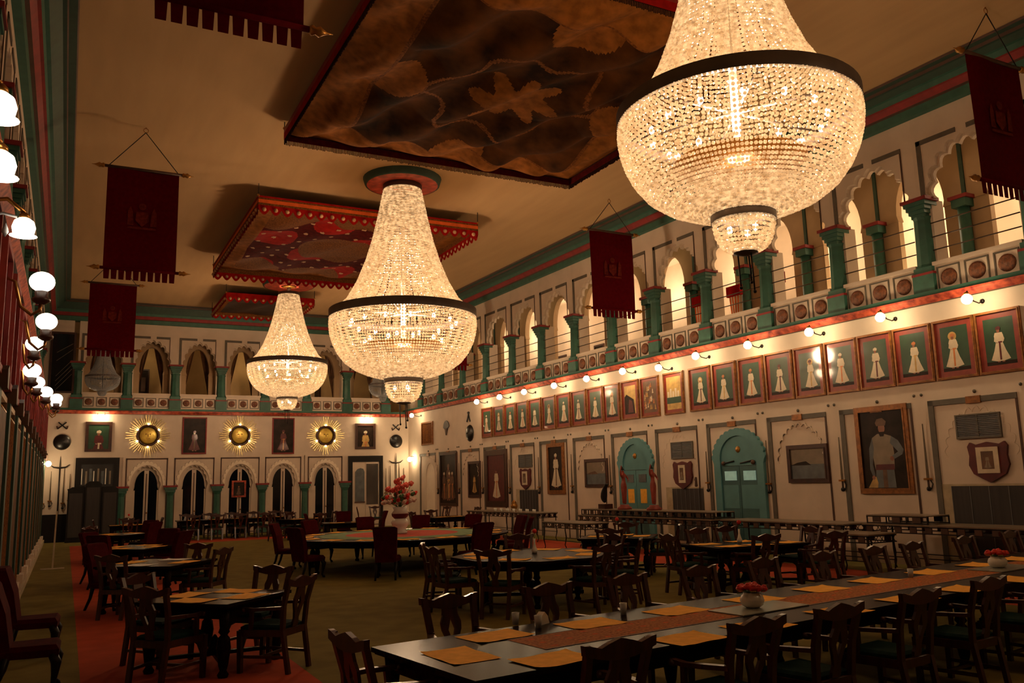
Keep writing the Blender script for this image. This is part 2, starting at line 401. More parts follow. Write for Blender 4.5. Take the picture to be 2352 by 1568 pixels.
ledge(FF, -1, 15.4, 5.24, .22, 'red and teal ledge below the far gallery')
ledge(FL, -4, 41, 5.3, .16, 'red and teal ledge below the left gallery')
# far wall lower storey
m = MB(); m.box(-1.2, 15.4, .12, .5, 0, 5.3, WALL); m.box(-1.2, 2.1, 0, .12, 0, 5.3, WALL); m.box(11.78, 15.4, 0, .12, 0, 5.3, WALL); m.box(2.1, 11.78, 0, .12, 3.42, 5.3, WALL)
struct(m, 'wall_far', FF, 'far end wall with arched doors, sunbursts and portraits')
FB = [(2.23,3.9),(4.16,5.83),(6.09,7.79),(8.04,9.69),(10.,11.65)]
for k, (a, b) in enumerate(FB):
    c = (a+b)/2; m = MB()
    x0 = a-.13; x1 = b+.13
    arch = scal(1.06, 2.1, 2.96, 9, .09, 5, c)
    m.plate([(x0,0),(c-.5,0),(c-.5,1.95)] + arch + [(c+.5,1.95),(c+.5,0),(x1,0),(x1,3.42),(x0,3.42)], -.02, .12, WALL)
    band = scal(1.4, 2.2, 3.16, 13, .1, 4, c); inn = smooth_arch(1.3, 2.2, 3.06, 24, c)
    m.plate(band + inn[::-1], -.07, -.02, CREAM)
    for q in range(13):  # scallop shadows put in as dark half-discs
        t = PI*(1-(q+.5)/13); m.plate([(c+.72*math.cos(t)+.06*math.cos(a_*PI/4+t-PI/2), 2.2+1.0*math.sin(t)+.06*math.sin(a_*PI/4+t-PI/2)) for a_ in range(5)], -.05, -.02, STRIP)
    m.box(a, a+.05, -.04, -.02, 0, 3.36, BROWN); m.box(b-.05, b, -.04, -.02, 0, 3.36, BROWN); m.box(a, b, -.04, -.02, 3.3, 3.36, BROWN)
    trim(m, FF, None, 'cusped arch surround number %d of the far doors' % (k+1))
    d = thing('door_%d' % (k+1), FF @ T((c, .1, 0)), 'dark glazed arched door with a pale centre stile, %s from the left on the far wall' % ORD[k], 'door', 'arched far doors', 'structure')
    g = MB()
    g.plate([(-.5,0),(-.5,1.95)] + smooth_arch(.9, 2.15, 2.86, 16) + [(.5,1.95),(.5,0)], -.02, .0, DGLASS); g.build('glass', d)
    g = MB(); g.box(-.09,.09,-.06,-.02,0,2.84,WALL); g.box(-.02,.02,-.08,-.06,.2,2.7,BROWN); g.build('centre_stile', d)
    g = MB(); g.box(-.5,-.44,-.05,-.02,0,2.0,WALL); g.box(.44,.5,-.05,-.02,0,2.0,WALL); g.build('side_stile', d)
    g = MB(); g.sphere((.06,-.1,1.05), .035, BRASS, 8, 6); g.build('handle', d)
for k, x in enumerate([2.1,4.03,5.96,7.92,9.85,11.75]):
    r = thing('door_column', FF @ T((x,-.1,0)), 'teal half column between the far arched doors, %s from the left' % ORD[k], 'column', 'teal columns between the far doors', 'structure')
    g = MB(); g.box(-.22,.22,-.1,.1,0,.3,TEAL); g.build('base', r)
    g = MB(); g.lathe([(.16,.3),(.15,.5),(.13,1.75),(.2,1.9)], TEAL, 8, smooth=False); g.build('shaft', r)
    g = MB(); g.box(-.2,.2,-.1,.1,1.9,2.0,TEAL); g.box(-.25,.25,-.14,.1,2.0,2.1,TEAL); g.box(-.28,.28,-.16,.1,2.1,2.18,RED); g.build('capital', r)
m = MB(); m.box(-.9,.1,-.06,0,0,1.12,BLACK); m.box(13.75,15,-.06,0,1.04,1.1,BROWN); trim(m, FF, 'baseboard_far', 'dark dado at the left end of the far wall')
# left mirror doorway, right doorway
d = thing('door_6', FF @ T((1.15,0,0)), 'black framed doorway with a mirrored upper panel at the left of the far wall', 'door', None, 'structure')
g = MB(); g.plate([(-.83,0),(.83,0),(.83,3.4),(-.83,3.4)], -.08, 0, BLACK, [[(-.62,2.2),(-.62,3.14),(.62,3.14),(.62,2.2)]]); g.build('frame', d)
g = MB(); g.box(-.64,.64,-.04,-.02,2.18,3.16,MIRR)
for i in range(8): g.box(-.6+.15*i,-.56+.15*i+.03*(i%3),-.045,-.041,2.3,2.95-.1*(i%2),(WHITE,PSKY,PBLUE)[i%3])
g.build('mirror_panel', d)
d = thing('door_7', FF @ T((12.79,0,0)), 'black framed doorway with an open white leaf at the right of the far wall', 'door', None, 'structure')
g = MB(); g.plate([(-.86,0),(-.86,3.36),(.86,3.36),(.86,0),(.7,0),(.7,3.08),(-.66,3.08),(-.66,0)], -.1, 0, BLACK); g.build('frame', d)
g = MB(); g.box(0,.66,-.06,-.02,0,3.06,WALL); g.box(.03,.62,-.07,-.06,1.05,2.98,MIRR); g.build('mirror_leaf', d)
g = MB(); g.box(-.66,.0,-.04,-.01,0,3.06,WALL); g.plate([(-.52,1.2),(-.52,2.6),(-.4,2.74),(-.26,2.78),(-.12,2.74),(-.06,2.6),(-.06,1.2)], -.07, -.04, PBLUE); g.box(-.54,-.04,-.08,-.04,1.14,1.2,BROWN); g.build('white_leaf', d)
w = thing('window_1', FF @ T((-.36,-.03,0)), 'dark window with faint diagonal streaks high at the far left corner', 'window', None, 'structure')
g = MB(); g.plate([(-.5,6.1),(.45,6.1),(.45,8.68),(-.5,8.68)], -.04, .02, DFRAME, [[(-.42,6.18),(-.42,8.6),(.37,8.6),(.37,6.18)]]); g.build('frame', w)
g = MB(); g.box(-.44,.39,-.0,.02,6.16,8.62,DGLASS)
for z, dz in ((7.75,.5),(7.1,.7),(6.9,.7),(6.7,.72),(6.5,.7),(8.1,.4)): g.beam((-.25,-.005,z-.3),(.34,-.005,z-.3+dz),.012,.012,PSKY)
g.build('pane', w)

# ------------------------------------------------------------------ left wall lower
m = MB(); m.box(-4, 42, 0, .3, 0, 5.4, WALL); struct(m, 'wall_left', FL, 'left wall seen at a grazing angle')
m = MB(); m.box(-4, 40, -.24, 0, 0, .13, PALES); trim(m, FL, 'baseboard_left', 'pale stone plinth along the left wall')
m = MB(); m.box(-4, 40, -.07, 0, 3.28, 3.36, WALL); trim(m, FL, None, 'pale picture rail along the left wall')
for k in range(16):
    u = 5.6+2.245*k
    m = MB(); m.box(u-.16,u+.16,-.12,0,.13,3.28,DTEAL); m.box(u-.24,u-.16,-.08,0,.13,3.28,PBRN); m.box(u+.16,u+.24,-.08,0,.13,3.28,PALES); m.box(u-.3,u+.3,-.2,0,.13,.3,WALL)
    m.box(u+.3,u+.36,-.04,0,.13,3.28,BROWN)
    trim(m, FL, None, 'teal pilaster of the left wall')
for k in range(15):
    u = 6.7+2.245*k
    m = thing('curtain', FL @ T((u,-.05,0)), 'brown curtain between pilasters of the left wall, %s from the near end' % ORD[k], 'curtain', 'curtains along the left wall')
    g = MB(); P = [(-.6+1.2*i/18, -.02-.03*(i % 2)) for i in range(19)]
    for a, b in zip(P, P[1:]): g.face([(a[0],a[1],.14),(b[0],b[1],.14),(b[0],b[1],3.1),(a[0],a[1],3.1)], PBRN if k % 2 else CANB)
    g.build('cloth', m)
    g = MB(); g.tube([(-.65,-.03,3.12),(.65,-.03,3.12)], .02, BRASS); g.build('curtain_rod', m)

for k in range(16):
    u = 5.6+2.245*k
    h = thing('wall_hanging', FL @ T((u+.1,-.03,4.3)), 'dark red framed hanging high on the left wall, %s from the near end' % ORD[k], 'hanging', 'red framed hangings on the left wall')
    g = MB(); g.plate([(-.62,-.85),(.62,-.85),(.62,.85),(-.62,.85)], -.09, .02, RED, [[(-.52,-.75),(-.52,.75),(.52,.75),(.52,-.75)]]); g.build('frame', h)
    g = MB(); g.box(-.54,.54,-.03,.0,-.77,.77,CANM); g.box(-.3,.3,-.034,-.03,-.5,.5,CANB); g.build('panel', h)
    g = MB(); g.plate([(-.14,-1.02),(.14,-1.02),(.2,-.8),(0,-.72),(-.2,-.8)], -.16, .0, BROWN); g.build('bracket', h)
# ------------------------------------------------------------------ pictures
def figure(m, cx, z0, h, y, robe=PWHITE, sash=PORNG, skin=PSKIN, turban=PWHITE, halo=None, lean=0., zmin=-99):
    def X(x, z): return (cx + x*h + lean*h*z, y, max(zmin, z0+z*h))
    def poly(P, mt, dy): m.face([(X(x,z)[0], y-dy, X(x,z)[2]) for x, z in P], mt)
    if halo: m.disc((cx+lean*h*.86, z0+.86*h), .12*h, y-.001, halo)
    poly([(-.25,.07),(-.1,.03),(.08,.03),(.26,.07),(.16,.3),(.085,.54),(-.075,.54),(-.15,.3)], robe, .002)
    poly([(-.09,.0),(-.02,.0),(-.02,.08),(-.08,.08)], skin, .0015); poly([(.03,.0),(.1,.0),(.09,.08),(.03,.08)], skin, .0015)
    poly([(-.085,.5),(.095,.5),(.13,.68),(.1,.77),(-.09,.77),(-.12,.68)], robe, .003)
    poly([(-.09,.75),(-.13,.55),(-.02,.5),(-.02,.55),(-.085,.58),(-.06,.72)], robe, .0045); poly([(.1,.75),(.15,.6),(.12,.52),(.08,.55),(.1,.6),(.06,.72)], robe, .0045)
    poly([(-.02,.06),(.03,.06),(.04,.52),(-.01,.52)], sash, .0035); poly([(-.075,.5),(.085,.5),(.08,.54),(-.07,.54)], sash, .004)
    m.disc((X(0,.82)[0], z0+.82*h), .05*h, y-.004, skin, 10, .85, 1.15)
    poly([(-.065,.85),(.06,.84),(.075,.9),(.02,.94),(-.055,.91)], turban, .005)
PR = 0
def picture(F, u, zc, w, h, label, fill, fm=GFRAME, fw=.06, mount=None, group=None, cat='picture', out=.035, name='framed_picture'):
    r = thing(name, F @ T((u,-out*.5,zc)), label, cat, group)
    g = MB(); o = [(-w/2,-h/2),(w/2,-h/2),(w/2,h/2),(-w/2,h/2)]; i = [(-w/2+fw,-h/2+fw),(-w/2+fw,h/2-fw),(w/2-fw,h/2-fw),(w/2-fw,-h/2+fw)]
    g.plate(o, -out, .01, fm, [i])
    i2 = [(x*1.03, z*1.02) for x, z in i]; i3 = [(x*.97, z*.98) for x, z in i]
    g.plate([i2[0],i2[3],i2[2],i2[1]], -out-.012, -out, fm, [i3]); g.build('frame', r)
    c = MB(); W = w-2*fw; H = h-2*fw
    c.box(-W/2,W/2,-.01,.0,-H/2,H/2, mount or PDARK)
    fill(c, W, H, -.0105); c.build('canvas', r)
    return r
def fill_royal(v):
    def f(c, W, H, y):
        b = .145*W
        c.face([(-W/2+b,y,-H/2+b),(W/2-b,y,-H/2+b),(W/2-b,y,H/2-b),(-W/2+b,y,H/2-b)], PGREEN)
        c.face([(-W/2+b,y-.0005,-H/2+b),(W/2-b,y-.0005,-H/2+b),(W/2-b,y-.0005,-H/2+b+.07),(-W/2+b,y-.0005,-H/2+b+.07)], PDARK)
        figure(c, (v*37 % 7-3)*.012, -H/2+b+.05, (H-2*b)*(.84-.02*(v % 3)), y-.002, sash=(PORNG,PMAR,PGOLD)[v % 3], turban=(PWHITE,PORNG,PMAR)[(v//2) % 3], halo=PGOLD if v % 4 == 1 else None)
    return f
def fill_moon(c, W, H, y):
    b = .16*W; c.face([(-W/2+b,y,-H/2+b),(W/2-b,y,-H/2+b),(W/2-b,y,H/2-b),(-W/2+b,y,H/2-b)], PGOLD)
    c.face([(-W/2+b,y-.001,-H/2+b),(W/2-b-.05,y-.001,-H/2+b),(W/2-b-.1,y-.001,.0),(-W/2+b+.1,y-.001,.18),(-W/2+b,y-.001,.1)], PDARK)
    c.face([(-.12,y-.002,-H/2+b+.04),(.16,y-.002,-H/2+b+.04),(.1,y-.002,-.05),(-.05,y-.002,.02)], PMAR)
def fill_reflections(c, W, H, y):  # small pale figures painted in for lamp reflections in the glass
    b = .12*W; c.face([(-W/2+b,y,-H/2+b),(W/2-b,y,-H/2+b),(W/2-b,y,H/2-b),(-W/2+b,y,H/2-b)], PBRN)
    for i in range(24):
        x = -W/2+b+.04+random.random()*(W-2*b-.1); z = -H/2+b+.04+random.random()*(H-2*b-.2)
        figure(c, x, z, .16, y-.001-.0002*i, robe=(PWHITE,PGOLD,PORNG)[i % 3])
def fill_palace(c, W, H, y):
    b = .12*W; c.face([(-W/2+b,y,-H/2+b),(W/2-b,y,-H/2+b),(W/2-b,y,H/2-b),(-W/2+b,y,H/2-b)], PGOLD)
    c.face([(-W/2+b,y-.001,-.3),(W/2-b,y-.001,-.3),(W/2-b,y-.001,-.12),(-W/2+b,y-.001,-.12)], PGREEN)
    for i in range(5): c.face([(-.28+.11*i,y-.002,-.12),(-.2+.11*i,y-.002,-.12),(-.2+.11*i,y-.002,.05+.08*(i % 2)),(-.28+.11*i,y-.002,.05+.08*(i % 2))], PWHITE)
UP = [8.565,9.61,10.54,11.48,12.45,13.45,14.42,15.41,16.39,17.315,18.295,19.285,20.39,21.52,22.5,23.49,24.45,25.4,26.35,27.27,28.2,29.14,30.06]
for k, u in enumerate(UP):
    f = {10:fill_moon, 11:fill_reflections, 12:fill_palace}.get(k, fill_royal(k))
    what = {10:'amber moonlit scene', 11:'crowded court scene', 12:'bright palace garden scene'}.get(k, ('white-robed' if k % 4 != 1 else 'haloed white-robed')+' royal portrait')
    picture(FR, u, 4.36, .9 if 9 <= k <= 22 else .92, 1.22, '%s, %s from the far end of the upper row on right wall' % (what, ORD[k]), f, GFRAME, .036, PRED, 'upper row of framed portraits')
def fill_port(robe=PWHITE, bg=PDARK, sash=PMAR, scale=.86, turban=PORNG, halfw=False, extra=None):
    def f(c, W, H, y):
        c.face([(-W/2,y,-H/2),(W/2,y,-H/2),(W/2,y,H/2),(-W/2,y,H/2)], bg)
        if extra: extra(c, W, H, y-.0005)
        if halfw: figure(c, 0, -H*.95, H*1.3, y-.001, robe, sash, turban=turban, zmin=-H/2)
        else: figure(c, 0, -H/2+.06*H, H*scale, y-.001, robe, sash, turban=turban)
    return f
def fill_land(sky, sea, hills=PDARK):
    def f(c, W, H, y):
        c.face([(-W/2,y,-H*.02),(W/2,y,-H*.02),(W/2,y,H/2),(-W/2,y,H/2)], sky); c.face([(-W/2,y,-H/2),(W/2,y,-H/2),(W/2,y,-H*.02),(-W/2,y,-H*.02)], sea)
        c.face([(-W/2,y-.001,-H*.05),(W*.1,y-.001,-H*.05),(-.05*W,y-.001,H*.08),(-W*.3,y-.001,H*.04)], hills)
    return f
def big_man(c, W, H, y):
    c.face([(-W/2,y,-H/2),(W/2,y,-H/2),(W/2,y,H/2),(-W/2,y,H/2)], PDARK)
    cx = -.02
    P = lambda pts, mt, d: c.face([(cx+x, y-d, z-.82) for x, z in pts], mt)
    P([(-.26,.0),(.26,.0),(.24,.44),(-.2,.44)], PBLUE, .001); P([(-.05,.0),(.06,.0),(.06,.44),(-.04,.44)], PBRN, .0015)
    P([(-.22,.4),(.26,.4),(.28,.75),(.24,1.1),(.05,1.16),(-.1,1.16),(-.24,1.08),(-.26,.7)], PSKY, .002)
    P([(-.24,1.08),(-.34,.85),(-.36,.4),(-.3,.24),(-.24,.26),(-.28,.5),(-.22,.85)], PBLUE, .003)
    P([(.24,1.1),(.4,1.0),(.52,.8),(.48,.7),(.22,.58),(.2,.66),(.38,.76),(.2,.95)], PBLUE, .003)
    P([(-.22,.38),(.26,.38),(.26,.5),(-.2,.5)], PMAR, .0035)
    c.disc((cx+.02,.46), .1, y-.004, PSKIN, 14, .85, 1.2); P([(-.07,1.2),(.1,1.2),(.06,1.1),(-.03,1.1)], PDARK, .0045)
    P([(-.1,1.33),(.12,1.33),(.15,1.42),(.06,1.5),(-.08,1.48),(-.13,1.4)], PBRN, .005)
    c.disc((cx-.28,-.6), .045, y-.005, PSKIN); c.disc((cx+.22,-.2), .05, y-.005, PSKIN); P([(-.44,.0),(-.3,.2),(-.22,.24),(-.18,.1),(-.2,.0)], PGOLD, .004)
big = dict(cat='painting', name='framed_painting')
picture(FR, 27.24, 2.42, 1.34, 1.9, 'large portrait of a turbaned man, hand on hip, on the near part of right wall', big_man, GFRAME, .1, **big)
picture(FR, 25.12, 2.18, 1.24, .9, 'dark sea landscape in a wooden frame between the turquoise door and large portrait', fill_land(PSKY, PBLUE), DFRAME, .09, **big)
picture(FR, 16.27, 2.15, 1.32, .92, 'grey dusk landscape in a wooden frame above the dark bird sculpture', fill_land(PSKY, PBLUE, PBRN), DFRAME, .09, **big)
picture(FR, 13.78, 2.36, 1.16, 1.78, 'tall portrait of a standing white-gowned figure in a gilt frame', fill_port(PWHITE, PDARK, PBRN, .84, PWHITE), GFRAME, .12, **big)
picture(FR, 9.27, 2.1, 1.86, 2.24, 'wide maroon-mounted portrait of a seated white-clad figure in a carved frame', fill_port(PWHITE, PMAR, PORNG, .7, PMAR), DFRAME, .2, **big)
picture(FR, 7.31, 2.08, 1.16, 1.5, 'small dark portrait with a pale robe inside a cusped niche on the right wall', fill_port(PGOLD, PDARK, PBRN, .66, PDARK), DFRAME, .1, **big)
picture(FR, 4.72, 2.14, 1.86, 2.36, 'large dim group painting beside the cream arched door in the far right corner', fill_port(PBRN, PDARK, PGOLD, .8, PBRN, extra=lambda c,W,H,y: [figure(c, x, -H*.42, H*.6, y-.0004*i, PBRN, PORNG) for i, x in enumerate((-.45,.4,.1))]), DFRAME, .1, **big)
picture(FR, 2.41, 4.3, 1.34, 1.08, 'faded olive picture high in the far right corner', lambda c,W,H,y: (c.face([(-W/2,y,-H/2),(W/2,y,-H/2),(W/2,y,H/2),(-W/2,y,H/2)], CANB), figure(c,0,-H*.4,H*.7,y-.001,CANG,CANB,CANB,CANB)), GFRAME, .06, **big)
fp = dict(cat='painting', name='framed_painting')
picture(FF, 1.13, 4.28, 1.02, 1.26, 'lamp-lit portrait of a man in red, left on the far wall', fill_port(PMAR, PGREEN, PWHITE, turban=PWHITE, halfw=True), DFRAME, .11, **fp)
picture(FF, 12.78, 4.3, 1.02, 1.24, 'lamp-lit portrait of a man in pale yellow, right on the far wall', fill_port(PGOLD, PDARK, PORNG, turban=PWHITE, halfw=True), DFRAME, .11, **fp)
picture(FF, 4.95, 4.33, 1.02, 1.62, 'tall dim painting between the left and middle gold sunbursts', fill_port(PMAR, PDARK, PBRN, .62, PMAR), RED, .04, **fp)
picture(FF, 8.84, 4.32, 1.02, 1.66, 'tall dim painting between the middle and right gold sunbursts', fill_port(PMAR, PDARK, PORNG, .66, PMAR), RED, .04, **fp)
picture(FF, 6.9, 1.95, .62, .74, 'small red-framed picture standing before the middle dark arched door', fill_port(PBRN, PDARK, PBRN, .7), REDB, .07, out=.06, cat='picture')
# grilles, shields, shuttered recesses on right wall
for k, (u, z, w) in enumerate([(11.63,2.7,1.0),(20.6,2.7,.94),(29.43,2.78,.92)]):
    where = ['left of the tall white-gowned portrait','between the two turquoise doors','nearest the camera on the right wall'][k]
    r = thing('window_%d' % (k+2), FR @ T((u,-.03,z)), 'grey louvred vent panel, %s' % where, 'vent', 'grey louvred vents', 'structure')
    g = MB(); g.plate([(-w/2,-.24),(w/2,-.24),(w/2,.24),(-w/2,.24)], -.02, .03, STRIP, [[(-w/2+.03,-.21),(-w/2+.03,.21),(w/2-.03,.21),(w/2-.03,-.21)]]); g.build('frame', r)
    g = MB()
    for i in range(12): g.box(-w/2+.03,w/2-.03,-.012,.02,-.21+.035*i,-.21+.035*i+.026,GRILLE)
    g.box(-.01,.01,-.02,.02,-.21,.21,STRIP); g.build('louvre', r)
    su = u+(.0,.0,.15)[k]; sz = (2.05,2.02,2.1)[k]
    r = thing('shield_plaque', FR @ T((su,-.02,sz)), 'maroon shield plaque with a framed %s, %s' % (('small picture','tall figure picture','square sketch')[k], where), 'plaque', 'maroon shield plaques')
    S = .4
    P = [(-S,.28),(-S*.86,.36),(-S*.6,.31),(0,.36),(S*.6,.31),(S*.86,.36),(S,.28),(S*.93,.1),(S,-.08),(S*.8,-.25),(S*.4,-.34),(0,-.42),(-S*.4,-.34),(-S*.8,-.25),(-S,-.08),(-S*.93,.1)]
    g = MB(); g.plate(P, -.05, .01, PMAR); g.build('shield', r)
    g = MB(); ww = (.18,.14,.22)[k]; g.plate([(-ww,-.24),(ww,-.24),(ww,.26),(-ww,.26)], -.07, -.05, PWHITE); g.box(-ww*.55,ww*.55,-.075,-.07,-.16,.18,PBRN); figure(g, 0, -.15, .28, -.076, PSKY, PBRN, PBRN, PBRN); g.build('print', r)
    r = thing('window_%d' % (k+5), FR @ T((u+(.02,-.02,.5)[k],0,0)), 'dark shuttered recess below the maroon shield, %s' % where, 'recess', 'dark recesses', 'structure')
    W = (.82,.8,1.5)[k]
    g = MB(); g.box(-W,W,-.012,.0,.2,1.66,PALES); g.build('reveal', r)
    g = MB(); g.box(-W+.3,W,-.02,-.012,.2,1.62,DKGR)
    for i in range(7): g.box(-W+.3+i*(2*W-.3)/7-.008,-W+.3+i*(2*W-.3)/7+.008,-.026,-.02,.2,1.62,GRILLE)
    g.build('shutter', r)
# turquoise doors
for k, (c, wd) in enumerate([(18.42,1.66),(22.85,1.8)]):
    d = thing('door_%d' % (k+8), FR @ T((c,0,0)), ('turquoise arched double door behind the two red dancer statues','turquoise arched double door with pale lit panes, nearer the camera')[k], 'door', None, 'structure')
    g = MB(); out = [(-wd/2,0),(-wd/2,2.25)] + scal(wd*1.04, 2.35, 3.14, 15, .05, 4) + [(wd/2,2.25),(wd/2,0)]
    hole = [(-wd/2+.24,0.02),(-wd/2+.24,2.3)] + smooth_arch(wd-.46, 2.35, 2.98, 16) + [(wd/2-.24,2.3),(wd/2-.24,.02)]
    g.plate(out, -.09, .0, DOORT, [hole[::-1]]); g.build('surround', d)
    g = MB(); g.plate([(-wd/2+.22,2.2),(wd/2-.22,2.2)] + smooth_arch(wd-.44, 2.35, 3.0, 16)[::-1], -.05, -.02, DOORT); g.build('tympanum', d)
    g = MB(); g.lathe([(.09,0),(.07,.03),(.02,.05)], GOLD, 10, M=T((0,-.05,2.62)) @ Matrix.Rotation(PI/2,4,'X')); g.build('crest', d)
    for s in (-1,1):
        x0, x1 = (-wd/2+.22, -.008) if s < 0 else (.008, wd/2-.22)
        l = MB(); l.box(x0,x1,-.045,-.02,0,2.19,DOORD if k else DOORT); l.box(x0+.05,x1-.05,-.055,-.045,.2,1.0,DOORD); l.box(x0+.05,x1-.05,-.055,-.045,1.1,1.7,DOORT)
        lf = l.build('leaf', d)
        g = MB(); g.box(x0+.14,x1-.1,-.06,-.045,1.82,2.06,mat('pale_lit_pane',(150,190,170),.3,noise=.15,emit=(.5,.8,.65),estr=.16) if k else PBLUE); g.build('pane', lf)
        if k == 0: g = MB(); g.box(x0+.2,x1-.1,-.062,-.054,1.2,1.62,MATC); g.build('notice', lf)
        if k: g = MB(); g.tube([((x0+x1)/2-.26,-.08,2.26),((x0+x1)/2+.2,-.08,2.32)], .02, IRON); g.sphere(((x0+x1)/2+s*.2,-.08,2.27), .06, BROWN, 8, 5); g.build('bracket', d)
# cream arched door at far right corner
d = thing('door_10', FR @ T((2.8,0,0)), 'cream arched door in the far right corner', 'door', None, 'structure')
g = MB(); g.plate([(-.7,0),(-.7,2.3)]+scal(1.4,2.3,3.12,11,.07,4)+[(.7,2.3),(.7,0)], -.06, 0, WALL, [([(-.5,.02),(-.5,2.25)]+smooth_arch(1.0,2.25,2.9,14)+[(.5,2.25),(.5,.02)])[::-1]]); g.build('surround', d)
g = MB(); g.plate([(-.52,0),(-.52,2.25)]+smooth_arch(1.04,2.25,2.92,14)+[(.52,2.25),(.52,0)], -.03, -.01, CREAM); g.build('leaf', d)
# weapons
def blade(F, u, z0, z1, label, tilt=0., hilt=True, name='sword', group=None, cat='sword'):
    r = thing(name, F @ T((u,-.05,0)) , label, cat, group)
    L = z1-z0
    g = MB(); g.beam((0,0,z0+.22),(tilt*L,0,z1),.055,.015,STEEL,(0,1,0),.02,.01); g.build('blade', r)
    if hilt:
        g = MB(); g.tube([(0,0,z0),(0,0,z0+.2)],.022,BROWN); g.sphere((0,0,z0+.02),.05,IRON,8,5); g.box(-.08,.08,-.03,.03,z0+.2,z0+.24,BRASS)
        g.tube([(.05,0,z0+.2),(.1,0,z0+.12),(.06,0,z0+.02),(0,0,z0)],.012,IRON,5); g.build('hilt', r)
for k, (u, a, b, w) in enumerate([(28.25,1.55,2.9,'right of the large turbaned portrait'),(26.1,1.55,2.75,'left of the large turbaned portrait'),(23.85,1.5,2.8,'right of the turquoise door with lit panes'),(21.62,1.55,2.62,'left of the turquoise door with lit panes'),
      (17.08,1.5,2.7,'right of the grey dusk landscape'),(14.82,1.52,2.82,'left of the grey dusk landscape'),(12.62,1.5,2.8,'left of the tall white-gowned portrait'),(10.4,1.5,2.8,'right of the wide maroon portrait'),(8.1,1.5,2.8,'left of the wide maroon portrait'),(5.85,1.5,2.8,'right of the large dim group painting'),(3.62,1.5,2.8,'right of the cream arched door')]):
    blade(FR, u, a, b, 'sword hung hilt down on the right wall, %s' % w, 0, True, group='swords on the right wall')
for side, x0 in (('left',-.25),('right',14.33)):
    r = thing('trident', FF @ T((x0,-.06,0)), 'tall trident standing against the far wall at the %s end' % side, 'trident', 'tridents on the far wall')
    g = MB(); g.tube([(0,0,.6),(0,0,3.0)],.025,IRON); g.build('shaft', r)
    g = MB(); g.tube([(-.36,0,3.12),(-.22,0,3.03),(0,0,3.0),(.22,0,3.03),(.36,0,3.14)],[.01,.03,.035,.03,.01],IRON); g.beam((0,0,3.0),(0,0,3.48),.06,.03,IRON,(0,1,0),.01,.01); g.build('head', r)
    for k, dx in enumerate((-.52,-.3,.17,.4)):
        if side == 'left' and dx < -.4: dx = -.56
        blade(FF, x0+dx, 1.35+.1*(k % 2), 2.75+.12*(k % 3), '%s spear %s of the %s trident on the far wall' % (('outer','inner')[k in (1,2)], ('left','right')[dx > 0], side), 0, True, 'spear', 'spears beside the tridents', 'spear')
    r = thing('round_shield', FF @ T((x0+.02,-.02,4.06)), 'round black shield above the trident at the %s end of the far wall' % side, 'shield', 'round black shields')
    g = MB(); g.lathe([(.33,0),(.31,.04),(.2,.1),(.02,.13)], HIDE, 24, M=Matrix.Rotation(PI/2,4,'X')); g.build('bowl', r)
    g = MB()
    for q in range(4): g.sphere((.1*math.cos(q*PI/2+.78),-.13,.1*math.sin(q*PI/2+.78)),.025,IRON,6,4)
    g.build('boss', r)
    r = thing('crossed_pistols', FF @ T((x0,-.04,4.74)), 'crossed pistols above the round shield at the %s end of the far wall' % side, 'pistols', 'crossed pistols')
    for s in (-1,1): g = MB(); g.beam((-.17*s,-.01*s,-.14),(.15*s,-.01*s,.14),.05,.03,IRON,(0,1,0)); g.beam((-.17*s,-.01*s,-.14),(-.2*s,-.01*s,-.02),.06,.03,BROWN,(0,1,0)); g.build('pistol', r)
r = thing('oval_shield', FR @ T((6.95,-.02,4.03)), 'black oval shield high on the right wall beside the upper picture row', 'shield')
g = MB(); g.lathe([(.36,0),(.33,.04),(.2,.1),(.02,.13)], HIDE, 22, M=Matrix.Rotation(PI/2,4,'X')); g.build('bowl', r); g = MB(); g.sphere((0,-.13,0),.04,IRON,8,5); g.build('boss', r)
r = thing('crossed_daggers', FR @ T((6.87,-.04,4.72)), 'crossed dark daggers above the black oval shield on the right wall', 'daggers')
for s in (-1,1): g = MB(); g.beam((-.14*s,-.01*s,-.2),(.08*s,-.01*s,.22),.07,.03,IRON,(0,1,0)); g.build('dagger', r)
r = thing('wall_fan', FR @ T((4.6,-.03,4.3)), 'pale fan-shaped trophy with a brown handle, high on the right wall', 'fan')
g = MB(); g.plate([(.02,-.02)]+[(.3*math.sin(a*PI/12-PI/2*.95),.1+.34*math.cos(a*PI/12-PI/2*.95)) for a in range(12)]+[(-.02,-.02)], -.03, 0, GRILLE); g.build('fan_blade', r)
g = MB(); g.beam((0,-.02,.08),(0,-.02,-.22),.22,.05,BROWN,(0,1,0),.08,.03); g.build('handle', r)
